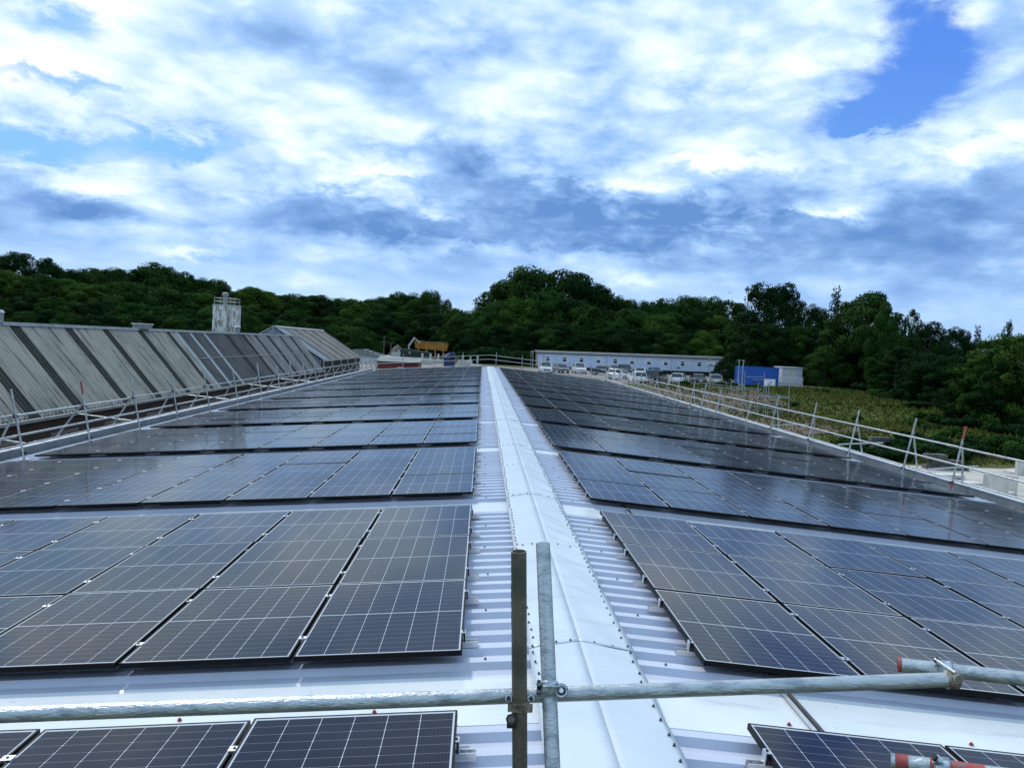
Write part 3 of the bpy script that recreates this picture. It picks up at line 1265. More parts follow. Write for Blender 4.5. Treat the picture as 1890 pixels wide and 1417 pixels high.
p2t, p2b = pix(1002, 1003, 2.95), pix(1020, 1417, 2.66)
d2 = (p2b - p2t).normalized()
hollow_mat = M_GALV2
b = MB()
b.cyl(p2t, p2t + d2 * 4.6, RT, M_GALV2, 28, hollow=.004)
part(b, 'standard')
hl, hr = pix(-60, 1321, 2.66), pix(1768, 1253, 2.88)
b = MB()
b.cyl(hl + (hl - hr) * .35, hr, RT, M_GALV2, 28, hollow=.004)
part(b, 'rail')
hollow_mat = M_RUSTY
t1a, t1b = pix(1657, 1226, 3.00), pix(1905, 1254, 2.86)
b = MB()
b.cyl(t1a, t1b + (t1b - t1a) * 9, RT, M_GALV2, 28, hollow=.004)
d_ = (t1b - t1a).normalized()
b.cyl(t1a - d_ * .0015, t1a + d_ * .012, RT * 1.02, M_REDP, 28, hollow=.005, deep=.006)
part(b, 'rail')['label'] = 'galvanised tube with red painted end'
t2a, t2b = pix(1645, 1403, 2.72), pix(1800, 1424, 2.62)
b = MB()
b.cyl(t2a, t2b + (t2b - t2a) * 12, RT, M_GALV2, 28, hollow=.004)
e_ = (t2b - t2a).normalized()
b.cyl(t2a + e_ * .012, t2a + e_ * .05, RT * 1.012, M_REDP, 20, cap=False)
b.cyl(t2a + e_ * .11, t2a + e_ * .26, RT * 1.012, M_REDP, 20, cap=False)
part(b, 'rail')['label'] = 'galvanised tube smeared with red paint'


def band(b, c, axis_, r, w, th, m, n=20, a0=0, a1=2 * math.pi):
    """a strap round a tube"""
    d = Vector(axis_).normalized()
    u = d.cross(V(0, 1, 0)).normalized()
    v = d.cross(u)
    rings = []
    full = a1 - a0 > 6.2
    k = n + (0 if full else 1)
    for i in range(k):
        a = a0 + (a1 - a0) * i / n
        dr = u * math.cos(a) + v * math.sin(a)
        rings.append([c + d * (-w / 2) + dr * r, c + d * (w / 2) + dr * r, c + d * (w / 2 * .8) + dr * (r + th), c - d * (w / 2 * .8) + dr * (r + th)])
    if full:
        rings.append(rings[0])
    b.loft(rings, m, cap=not full, smooth=False)


def nut(b, c, axis_, r, h, m, n=6):
    d = Vector(axis_).normalized()
    b.cyl(Vector(c) - d * h / 2, Vector(c) + d * h / 2, r, m, n)


jx = pix(959, 1300, 2.725)
X_, Z_ = V(1, 0, 0), V(0, 0, 1)
toC = (CAM - jx).normalized()
hd = (hr - hl).normalized()
# right-angle coupler on the brown standard
b = MB()
band(b, jx, d1, RT + .0005, .030, .007, M_COUP, 20)
c2 = jx + V(0, .045, .035)
band(b, c2, hd, RT + .001, .034, .006, M_COUP, 18)
for dx, dz in ((-.036, .024), (.034, .026)):
    c = jx + V(dx, -.012, dz)
    band(b, c, toC, .006, .014, .005, M_COUPZ, 12)
    nut(b, c, toC, .0085, .018, M_BOLT)
    b.cyl(c, c + V(0, .03, -.01), .0065, M_BOLT, 8)
b.loft([[jx + V(x, -.022 + .004 * abs(x) / .03, z + dz_) for (z, dz_) in ((.012, 0), (-.010, 0))] + [jx + V(x, -.034 + .25 * abs(x), z) for z in (-.013, .010)] for x, z in ((-.038, .0), (-.015, .0), (.012, .0), (.040, .0))], M_COUP)
c = jx + V(-.026, -.030, -.034)
nut(b, c, toC, .017, .024, M_BOLT, 8)
nut(b, c + toC * .012, toC, .010, .014, M_RUSTY, 6)
b.box((-.012, -.014, -.028), (.010, .01, .0), M_BOLT, None, jx + V(-.026, -.014, -.036))
part(b, 'coupler')['label'] = 'rusty right-angle coupler'
# swivel coupler where the leaning tube meets the rail
jz = lerp(p2t, p2b, (1277 - 1003) / (1417 - 1003))
b = MB()
band(b, jz, d2, RT + .0005, .036, .0055, M_COUPZ, 20)
b.box((-.030, -.006, -.017), (.032, .006, .017), M_COUPZ, None, jz + V(.008, -RT - .008, 0))
c = jz + V(.036, -RT - .004, .001)
nut(b, c, toC, .022, .018, M_BOLT, 18)
band(b, c + toC * .009, toC, .015, .004, .005, M_COUPZ, 18)
nut(b, c + toC * .014, toC, .0075, .012, M_ALU, 6)
for dz in (.014, -.010):
    nut(b, jz + V(-.034, -RT * .4, dz), Z_, .0085, .010, M_COUPZ, 6)
nut(b, jz + V(-.034, -RT * .4, .002), Z_, .006, .045, M_BOLT, 8)
band(b, jz + V(.0, .048, 0), hd, RT + .001, .034, .006, M_COUPZ, 18)
part(b, 'coupler')['label'] = 'zinc swivel coupler'
# coupler joining the long rail to the red-ended tube
je = lerp(hl, hr, .993)
jt = lerp(t1a, t1b, .36)
b = MB()
band(b, je, hd, RT + .0005, .042, .006, M_COUP, 20)
band(b, jt, d_, RT + .0005, .046, .007, M_COUPZ, 20)
c = lerp(je, jt, .35) + V(.006, -.022, .020)
band(b, je + V(.004, -.026, .012), toC, .010, .02, .006, M_COUP, 12)
nut(b, je + V(.004, -.030, .012), toC, .012, .022, M_RUSTY, 6)
b.cyl(je + V(-.0, -.020, .030), jt + V(-.042, -.01, .040), .0055, M_ALU, 8)
nut(b, jt + V(-.036, -.012, .037), V(-.8, .2, .5), .011, .014, M_BOLT, 6)
band(b, jt + V(-.030, -.010, .030), V(-.8, .2, .5), .008, .016, .007, M_COUPZ, 12)
part(b, 'coupler')['label'] = 'coupler with long bolt at the end of the rail'
jt = lerp(t2a, t2b, .62)
b = MB()
band(b, jt, e_, RT + .0005, .046, .007, M_COUPZ, 20)
b.cyl(jt + V(-.036, -.012, .036), jt + V(.03, -.025, .004), .0055, M_ALU, 8)
nut(b, jt + V(-.030, -.012, .034), V(-.8, .2, .5), .011, .014, M_BOLT, 6)
band(b, jt + V(-.024, -.010, .028), V(-.8, .2, .5), .008, .016, .007, M_COUPZ, 12)
part(b, 'coupler')['label'] = 'coupler on the red smeared tube'

# ------------------------------------------------------------------ old works building on the left
XE, XRG, ZE, ZR = -14.5, -16.95, -.93, 1.93


def old_roof(parent, L_, ya, yb, stripes, xr, xe, zr, ze, pick):
    """alternating bays: stripes = [(y0, y1, material)], the rest is sheeting; corrugated along the slope"""
    seg = []
    c = ya
    for a, e, m in sorted(stripes, key=lambda q: q[0]):
        if a > c:
            seg.append((c, a, None))
        seg.append((a, e, m))
        c = e
    if c < yb:
        seg.append((c, yb, None))
    for a, e, m in seg:
        m_ = m or pick((a + e) / 2)
        for sx in (1, -1):
            b = MB()
            n = max(4, int(round((e - a) / .05)))
            vs_, fs = [], []
            x_e = xe if sx > 0 else 2 * xr - xe
            nk = 4
            for i in range(n + 1):
                y_ = a + (e - a) * i / n
                dz = .042 * math.cos(2 * math.pi * y_ / .24) - (.018 if m else 0)
                for j in range(nk + 1):
                    u = j / nk
                    lap = -.016 if u > .5 else 0
                    vs_.append(V(xr + (x_e - xr) * u, y_, zr + (ze - zr) * u + dz + lap))
            for i in range(n):
                for j in range(nk):
                    q = i * (nk + 1) + j
                    f_ = (q, q + 1, q + nk + 2, q + nk + 1)
                    fs.append(f_ if sx > 0 else f_[::-1])
            b.add(vs_, fs, m_, True)
            o = b.build('rooflight' if m else 'roof_sheet', parent)
            o.location = L_
            if sx < 0 and n > 400:
                pass


ob = empty('works_building', (-16.9, 14, -3.5))
tag(ob, 'old brick works with steep weathered grey roof crossed by dark rooflight strips', 'building')
L_ = -Vector(ob.location)
sw = .80
dk = [(15.0, 15.9), (19.2, 20.1), (23.3, 24.2), (26.9, 27.8), (30.0, 30.95), (33.9, 34.8), (37.1, 38.0), (40.9, 41.8), (44.5, 45.3), (54.5, 55.5), (58.2, 59.2), (61.4, 62.4), (64.9, 65.9), (68.8, 69.8), (72.5, 73.5)]
wt = [(46.0, 46.5), (48.0, 48.6), (50.4, 51.0)]
old_roof(ob, L_, 12, 75.9, [(a, e, M_ROOFL) for a, e in [(a + .10, e - .12) for a, e in dk]] + [(a, e, M_ROOFW) for a, e in wt], XRG, XE, ZR, ZE,
         lambda y_: M_FIB if y_ < 45.8 else (M_FIBD if y_ < 57 else M_FIBG))


def obp(b, name, kind=None):
    o = b.build(name, ob)
    o.location = L_
    if kind:
        o['kind'] = kind
    return o


b = MB()
yy = 12
b.prism([V(XRG - .12, 12, ZR - .07), V(XRG + .12, 12, ZR - .07), V(XRG + .05, 12, ZR + .05), V(XRG - .05, 12, ZR + .05)], (0, 63.8, 0), M_LEAD)
obp(b, 'ridge_cap')
b = MB()
b.box((XE - .02, 12, ZE - .13), (XE + .12, 75.9, ZE - .035), M_LEAD)
obp(b, 'gutter')
b = MB()
b.box((XE - .42, 12, -3.6), (XE - .12, 75.85, ZE - .06), M_BRICK)
obp(b, 'wall')
b = MB()
b.box((2 * XRG - XE + .12, 12, -3.6), (2 * XRG - XE + .42, 75.85, ZE - .06), M_BRICK)
obp(b, 'wall')
b = MB()
b.prism([V(2 * XRG - XE + .44, 12.05, -3.6), V(XE - .44, 12.05, -3.6), V(XE - .44, 12.05, ZE - .1), V(XRG, 12.05, ZR - .42), V(2 * XRG - XE + .44, 12.05, ZE - .1)], (0, .25, 0), M_BRICK)
obp(b, 'gable_wall')
for k in range(15):
    y_ = 16.5 + 4.0 * k
    b = MB()
    b.box((XE - .125, y_, -3.0), (XE - .085, y_ + 1.9, -1.55), M_WALLS)
    for i in range(4):
        b.box((XE - .08, y_ + .08 + i * .46, -2.9), (XE - .07, y_ + .44 + i * .46, -1.65), M_WIN)
    obp(b, 'window')
for y_, r_, h_ in ((29.6, .18, .35), (57.8, .22, .4)):
    b = MB()
    b.cyl(V(XRG, y_, ZR), V(XRG, y_, ZR + h_), r_ * .8, M_LEAD, 12)
    b.cyl(V(XRG, y_, ZR + h_), V(XRG, y_, ZR + h_ + .1), r_, M_WHITED, 12, r2=r_ * .6)
    obp(b, 'roof_vent')
b = MB()
b.box((XRG - .25, 41.3, ZR + .02), (XRG + .25, 42.4, ZR + .22), M_LEAD)
b.box((XRG - .30, 41.25, ZR + .22), (XRG + .30, 42.45, ZR + .28), M_WHITED)
obp(b, 'roof_vent')
# a step of pale sheeting with a straight lap (half way down the far part)
b = MB()
b.add([V(XRG + (XE - XRG) * .50 + .03, 46, ZR + (ZE - ZR) * .5 + .045), V(XRG + (XE - XRG) * .50 + .03, 75.8, ZR + (ZE - ZR) * .5 + .045), V(XRG + (XE - XRG) * .512 + .03, 75.8, ZR + (ZE - ZR) * .512 + .045), V(XRG + (XE - XRG) * .512 + .03, 46, ZR + (ZE - ZR) * .512 + .045)], [(0, 3, 2, 1)], M_FIBG)
obp(b, 'lap_strip')

ob2 = empty('works_building', (-19, 87, -3.5))
tag(ob2, 'taller pitched end block of the old works with evenly spaced dark roof strips', 'building')
L_ = -Vector(ob2.location)
ob = ob2
XE2, XR2, ZE2, ZR2 = -14.5, -19.0, -.07, 2.68
old_roof(ob2, L_, 76.0, 99.0, [(a, a + .85, M_ROOFL) for a in (79.0, 82.8, 86.8, 90.8, 94.8, 97.9)], XR2, XE2, ZR2, ZE2, lambda y_: M_BLUESH if y_ < 79 else M_FIBG)
b = MB()
b.prism([V(XR2 - .3, 76, ZR2 - .1), V(XR2 + .3, 76, ZR2 - .1), V(XR2 + .07, 76, ZR2 + .07), V(XR2 - .07, 76, ZR2 + .07)], (0, 23, 0), M_LEAD)
obp(b, 'ridge_cap')
b = MB()
b.box((XE2 - .32, 76.1, -3.6), (XE2 - .12, 98.9, ZE2 - .06), M_BRICK)
obp(b, 'wall')
b = MB()
b.box((2 * XR2 - XE2 + .12, 76.1, -3.6), (2 * XR2 - XE2 + .32, 98.9, ZE2 - .06), M_BRICK)
obp(b, 'wall')
for y_ in (76.05, 98.7):
    b = MB()
    b.prism([V(2 * XR2 - XE2 + .34, y_, -3.6), V(XE2 - .34, y_, -3.6), V(XE2 - .34, y_, ZE2 - .02), V(XR2, y_, ZR2 - .12), V(2 * XR2 - XE2 + .34, y_, ZE2 - .02)], (0, .2, 0), M_BRICK if y_ > 80 else M_BLUESH)
    obp(b, 'gable_wall')
b = MB()      # gable sheeting boards
for i in range(22):
    x = XR2 - 4.2 + i * .4
    zt = ZR2 - abs(x - XR2) * (ZR2 - ZE2) / (XE2 - XR2) - .16
    b.box((x - .05, 75.97, ZE2 - 1.2), (x + .05, 76.05, max(zt, ZE2 - 1.1)), M_BLUESH)
o = obp(b, 'sheet_rib', 'stuff')
b = MB()
b.box((XE2 - .05, 76, ZE2 - .15), (XE2 + .14, 99, ZE2 - .02), M_LEAD)
obp(b, 'gutter')
b = MB()
for y_ in (76.0,):
    b.box((XR2 - .13, y_ - .09, ZR2 - 1.0), (XR2 + .13, y_ - .03, ZR2 + .06), M_BLUESH)
obp(b, 'apex_trim')

# steel silo behind the ridge
si = empty('silo', (-19.8, 65, -3.5))
tag(si, 'rust streaked white square tower with railed top behind the old grey roof', 'silo')
b = MB()
b.box((-.80, -.80, 0), (.80, .80, 7.40), M_SILO)
b.build('body', si)
b = MB()
b.box((-.84, -.84, 7.405), (.84, .84, 7.46), M_WHITED)
b.build('top_deck', si)
b = MB()
b.cyl(V(-.15, 0, 7.46), V(-.15, 0, 8.12), .16, M_LEAD, 14)
b.cyl(V(-.15, 0, 8.12), V(-.15, 0, 8.34), .23, M_LEAD, 14)
b.cyl(V(-.15, 0, 8.34), V(-.15, 0, 8.40), .23, M_LEAD, 14, r2=.08)
b.build('vent_pipe', si)
b = MB()
for x in (-.72, 0, .72):
    for y_ in (-.72, .72):
        b.cyl(V(x, y_, 7.46), V(x, y_, 7.96), .017, M_GALV, 6)
for z in (7.72, 7.95):
    for q in (-.72, .72):
        b.cyl(V(-.72, q, z), V(.72, q, z), .017, M_GALV, 6)
        b.cyl(V(q, -.72, z), V(q, .72, z), .017, M_GALV, 6)
b.build('railing', si)
b = MB()
b.cyl(V(.30, -.87, 2.0), V(.30, -.87, 7.44), .025, M_WHITED, 6)
b.cyl(V(.56, -.87, 2.0), V(.56, -.87, 7.44), .025, M_WHITED, 6)
for i in range(19):
    b.cyl(V(.30, -.87, 2.1 + i * .28), V(.56, -.87, 2.1 + i * .28), .015, M_WHITED, 6)
b.build('ladder', si)

# ------------------------------------------------------------------ yard beyond the far roof end


def thing(name, loc, label, cat, group=None, rz=0.0):
    o = empty(name, loc, rz)
    return tag(o, label, cat, group)


def rel(o):
    return -Vector(o.location)


GZ = -1.66
# red low building
t = thing('red_shed', (-11.3, 108, GZ), 'low red walled shed with flat grey green roof beyond the far roof end', 'shed')
b = MB()
b.box((-2.5, -.1, 0), (2.6, 6, .86), M_REDW)
b.build('wall', t)
b = MB()
b.prism([V(-2.75, -.45, .88), V(-2.75, 6.3, 1.36), V(-2.75, 6.3, 1.46), V(-2.75, -.45, .98)], (5.6, 0, 0), M_ROOFG)
b.build('roof', t)
b = MB()
b.box((.1, -.16, .05), (.8, -.105, .3), M_WHITED)
b.build('air_brick', t)
# shed with striped roof
t = thing('light_roofed_shed', (-16.9, 127, GZ), 'pale roofed shed with slanted dark rooflights near the thin pole', 'shed')
b = MB()
b.box((-2.6, .1, 0), (2.2, 7.9, 1.15), M_WHITED)
b.build('wall', t)
b = MB()
b.prism([V(-2.8, 0, 1.2), V(2.3, 0, .75), V(2.3, 0, .85), V(-1.2, 0, 2.05), V(-2.8, 0, 1.95)], (0, 8, 0), M_ROOFG)
b.build('roof', t)
for i in range(4):
    b = MB()
    x = -.9 + i * .75
    z = 2.05 - (x + 1.2) * (1.2 / 3.5)
    b.add([V(x, .3, z + .02), V(x + .34, .3, z + .02 - .34 * .343), V(x + .34, 6.5, z + .02 - .34 * .343), V(x, 6.5, z + .02)], [(0, 1, 2, 3)], M_ROOFL)
    b.build('rooflight', t)
for (px, y_, z1, lab) in ((708, 140, 2.45, 'thin dark timber pole beside the pale roofed shed'), (721, 150, 1.5, 'shorter thin pole left of the white yard wall')):
    p = aty(px, 650, y_)
    t = thing('timber_pole', (p.x, y_, GZ), lab, 'pole')
    b = MB()
    b.cyl(V(0, 0, 0), V(0, 0, z1 - GZ), .12, M_POLEW, 8, r2=.08)
    b.build('shaft', t)
    b = MB()
    b.box((-.25, -.04, z1 - GZ - .2), (.25, .04, z1 - GZ - .12), M_POLEW)
    b.build('crossarm', t)
# spoil heap
p = aty(734, 640, 192)
t = thing('spoil_heap', (p.x, 192, GZ), 'grey mound of spoil left of the orange hopper', 'heap')
b = MB()
nr, na = 7, 20
vs_, fs = [], []
for i in range(nr + 1):
    for j in range(na):
        a = 2 * math.pi * j / na
        r = 2.3 * (1 - i / nr)
        vs_.append(V(r * math.cos(a) * (1 + .12 * math.sin(3 * a + i)), r * math.sin(a), 2.7 * (i / nr) ** .7 + .15 * math.sin(5 * a + 2 * i) * (1 - i / nr) - .05))
for i in range(nr):
    for j in range(na):
        fs.append((i * na + j, i * na + (j + 1) % na, (i + 1) * na + (j + 1) % na, (i + 1) * na + j))
b.add(vs_, fs, M_GRAVEL, True)
o = b.build('mound', t)
# white yard wall
p = aty(729, 660, 170)
t = thing('yard_wall', (p.x, 170, GZ), 'short bright white wall below the grey spoil heap', 'wall')
b = MB()
b.box((-1.0, 0, 0), (1.0, .3, 1.2), M_WHITED)
b.build('panel', t)
b = MB()
b.box((-1.05, -.04, 1.205), (1.05, .34, 1.28), M_CONCW)
b.build('coping', t)
# orange hopper on legs, with the conveyor arm
p = aty(796, 645, 182)
t = thing('hopper', (p.x, 182, GZ), 'long orange steel hopper raised behind the dark green machine', 'hopper')
b = MB()
b.loft([[V(-3.3, -1, 2.1), V(3.3, -1, 1.8), V(3.3, 1, 1.8), V(-3.3, 1, 2.1)], [V(-3.5, -1.3, 3.75), V(3.6, -1.3, 3.35), V(3.6, 1.3, 3.35), V(-3.5, 1.3, 3.75)]], M_ORANGE)
b.build('trough', t)
for x in (-2.6, -.9, .9, 2.6):
    b = MB()
    b.box((x - .12, -1.36, .0), (x + .12, -1.1, 3.3), M_ORANGE)
    b.build('leg', t)
b = MB()
b.box((-3.5, -1.45, 3.5), (3.5, -1.3, 3.62), M_TAN)
b.build('rim', t)
p = aty(765, 640, 180)
t = thing('conveyor', (p.x, 179, GZ), 'pale angled conveyor peak at the left end of the orange hopper', 'conveyor')
b = MB()
b.prism([V(-1.3, 0, 2.6), V(-.95, 0, 2.5), V(.12, 0, 4.15), V(-.1, 0, 4.4)], (0, .5, 0), M_GREYC)
b.build('belt_arm', t)
b = MB()
b.prism([V(.13, 0, 4.14), V(1.05, 0, 3.15), V(1.2, 0, 3.3), V(-.09, 0, 4.41)], (0, .5, 0), M_GREYC)
b.build('belt_arm', t)
b = MB()
b.box((-1.2, .1, 0), (-.95, .4, 2.49), M_GREYC)
b.build('leg', t)
# dark green machines
p = aty(768, 660, 174)
t = thing('screening_machine', (p.x, 174, GZ), 'dark green screening machine in the far yard', 'machine')
b = MB()
b.loft([[V(-3.2, -1, .3), V(3.2, -1, .3), V(3.2, 1, .3), V(-3.2, 1, .3)], [V(-3.2, -1, 1.5), V(3.2, -1, 1.3), V(3.2, 1, 1.3), V(-3.2, 1, 1.5)], [V(-2.6, -.8, 2.0), V(2.0, -.8, 1.6), V(2.0, .8, 1.6), V(-2.6, .8, 2.0)]], M_DGREEN)
b.build('body', t)
b = MB()
b.box((-3.6, -1.05, .2), (-3.3, -.8, 1.7), M_YEL)
b.build('guard_post', t)
for x in (-2.2, 2.2):
    b = MB()
    b.box((x - .9, -1.15, 0), (x + .9, -.75, .55), M_BLACK)
    b.build('track', t)
b = MB()
b.box((-1.4, -1.04, 1.0), (-1.1, -1.0, 1.35), M_WHITED)
b.build('plate', t)
# tan stacks
for i, (px, py, w, h, lab) in enumerate(((822, 652, 1.6, 1.3, 'tan brown stack of sacks right of the orange hopper'), (850, 650, 2.2, 1.0, 'low tan stack behind the blue cab'), (872, 652, 1.8, 1.0, 'rightmost tan stack near the white posts'))):
    p = aty(px, py, 172)
    t = thing('sack_stack', (p.x, 172, GZ), lab, 'stack')
    for j in range(3):
        b = MB()
        b.box((-w / 2 + .08 * j, -.6, j * h / 3), (w / 2 - .1 * j, .6, (j + 1) * h / 3 - .03), M_TAN)
        b.build('sack', t)
# white posts
for i, (px, lab) in enumerate(((779.5, 'leftmost white concrete post in the far yard'), (794.5, 'second white concrete post from the left'), (809, 'white concrete post just left of the blue cab'),
                               (854.5, 'white concrete post just right of the blue cab'), (868.5, 'white concrete post second from the right end'), (881.5, 'white concrete post closest to the ridge line'))):
    p = atz(px, 665, GZ)
    t = thing('concrete_post', (p.x, 160, GZ), lab, 'post', 'white posts in the far yard')
    q = aty(px, 660, 160)
    t.location = (q.x, 160, GZ)
    b = MB()
    b.cyl(V(0, 0, 0), V(0, 0, 1.30), .21, M_WHITED, 10)
    b.build('shaft', t)
    b = MB()
    b.cyl(V(0, 0, 1.30), V(0, 0, 1.40), .21, M_WHITED, 10, r2=.12)
    b.build('cap', t)
# blue cab (rounded)
p = aty(829, 668, 131)
t = thing('blue_cab', (p.x, 131, GZ), 'dark blue rounded cab standing in the far yard', 'cab')
b = MB()
prof = [V(-.82, 0, 0), V(.85, 0, 0), V(.85, 0, 2.05), V(.6, 0, 2.2), V(-.1, 0, 2.15), V(-.55, 0, 1.95), V(-.8, 0, 1.5)]
b.prism(prof, (0, 1.6, 0), M_BLUED)
b.build('body', t)
b = MB()
b.prism([V(-.70, -.01, 1.55), V(-.42, -.01, 1.88), V(.0, -.01, 2.02), V(.0, -.01, 1.90), V(-.35, -.01, 1.75), V(-.6, -.01, 1.45)], (0, -.03, 0), M_WHITED)
b.build('trim', t)
b = MB()
b.box((.1, -.02, .9), (.7, .0, 1.7), M_WIN)
b.build('window', t)
# pale slabs stacked in the yard
for i, (px, py, y_, w, n, lab) in enumerate(((785, 668, 138, 2.2, 3, 'stack of pale slabs left of the blue cab'), (806, 664, 150, 2.4, 2, 'flat pale slabs behind the left slab stack'), (858, 668, 140, 2.6, 3, 'stack of pale slabs right of the blue cab'), (880, 672, 128, 2.0, 2, 'pale slabs beside the far end of the ridge'))):
    p = aty(px, py, y_)
    t = thing('slab_stack', (p.x, y_, GZ), lab, 'slabs', 'slab stacks in the far yard')
    for j in range(n):
        b = MB()
        b.box((-w / 2 + .1 * j, -.8, j * .3 + .02), (w / 2 - .06 * j, .8, j * .3 + .27), M_CONCW)
        b.build('slab', t)

# ------------------------------------------------------------------ modular offices
mo = thing('site_office', (8.9, 149.6, -1.78), 'long pale blue modular office with a row of small windows behind the parked cars', 'building')
mo.rotation_euler = (0, -math.atan2(.45, 35), -.02)
LEN = 35.4
b = MB()
b.box((0, .02, .45), (LEN, 9.6, 3.0), M_WALLW)
b.build('wall', mo)
b = MB()
b.box((-.012, .05, .5), (-.003, 9.5, 2.95), M_WALLS)
b.build('end_wall', mo)
b = MB()
b.box((-.3, -.28, 3.005), (LEN + .2, 9.8, 3.12), M_ROOFG)
b.build('roof', mo)
b = MB()
b.box((-.3, -.40, 2.86), (LEN + .2, -.285, 3.04), M_WHITED)
b.build('fascia', mo)
b = MB()
b.box((-.25, -.27, 2.66), (LEN + .15, .015, 2.855), mat('grey_soffit', (.17, .185, .19), .8))
b.build('soffit', mo)
b = MB()
b.box((.1, .06, -.15), (LEN - .1, 9.5, .445), M_BLACK)
b.build('plinth', mo)
for x in (1.0, 11.85, 23.2, 33.6):
    b = MB()
    b.cyl(V(x, -.06, .3), V(x, -.06, 2.85), .05, M_WHITED, 8)
    b.build('downpipe', mo)
for x in np.arange(3.2, LEN, 2.95):
    b = MB()
    b.box((x - .02, -.006, .5), (x + .02, .019, 2.65), M_GREYC)
    b.build('wall_joint', mo)
for i in range(10):
    x = 1.7 + i * 2.93
    t = MB()
    for a, e in (((-.43, -.05, 1.28), (-.33, .018, 2.24)), ((.33, -.05, 1.28), (.43, .018, 2.24)), ((-.33, -.05, 2.12), (.33, .018, 2.24)), ((-.33, -.05, 1.28), (.33, .018, 1.36)), ((-.33, -.05, 1.78), (.33, .018, 1.87))):
        t.box(a, e, M_WHITE)
    w = t.build('window', mo, V(x, 0, 0))
    t = MB()
    t.box((-.33, -.02, 1.40), (.33, .015, 1.80), M_WIN)
    t.build('pane', w)
    t = MB()
    t.box((-.33, -.02, 1.87), (.33, .015, 2.10), M_WHITED if i in (3, 5, 6, 7) else M_WIN)
    t.build('pane', w)
b = MB()
b.box((29.35, -.05, 1.45), (30.75, .018, 2.15), M_WHITE)
b.build('sign_board', mo)
b = MB()
b.box((29.5, -.06, 1.5), (30.6, -.052, 1.62), M_BLUED)
b.prism([V(29.6, -.06, 1.7), V(30.5, -.06, 1.68), V(30.55, -.06, 1.76), V(30.1, -.06, 1.83), V(29.7, -.06, 1.78)], (0, .008, 0), M_BLACK)
b.build('sign_print', mo)
b = MB()
b.box((31.5, -.04, .5), (32.3, .018, 2.5), M_WIN)
b.build('door', mo)
b = MB()
b.box((24.3, -.05, .85), (24.6, .018, 1.15), M_BLACK)
b.build('vent', mo)
b = MB()
for i in range(5):
    b.cyl(V(30.6 + i * .3, -1.1, .0), V(30.6 + i * .3, -1.1, 1.35), .03, M_GREYC, 6)
b.cyl(V(30.6, -1.1, 1.35), V(31.8, -1.1, 1.35), .03, M_GREYC, 6)
b.box((30.6, -1.0, .1), (31.8, -.02, .25), M_GREYC)
b.build('step_railing', mo)
b = MB()
b.cyl(V(-.9, -.1, 0), V(-.9, -.1, 2.95), .05, M_WHITED, 6)
b.cyl(V(-.9, 9.0, 0), V(-.9, 9.0, 2.95), .05, M_WHITED, 6)
b.cyl(V(-.9, -.1, 2.9), V(-.9, 9.0, 2.9), .04, M_WHITED, 6)
b.cyl(V(-.9, -.1, 2.9), V(-.3, -.1, 3.0), .04, M_WHITED, 6)
b.build('porch_frame', mo)

# ------------------------------------------------------------------ cars
CARP = {}


def car_paint(key):
    return mat('car_paint_' + key, {'white': (.74, .75, .76), 'silver': (.42, .43, .44), 'black': (.016, .017, .02), 'grey': (.16, .165, .17), 'charcoal': (.03, .032, .035), 'green': (.03, .055, .045), 'blue': (.16, .34, .62), 'navy': (.02, .03, .06)}[key], .3, 0.25 if key in ('silver', 'blue', 'grey') else 0, coat=.6)


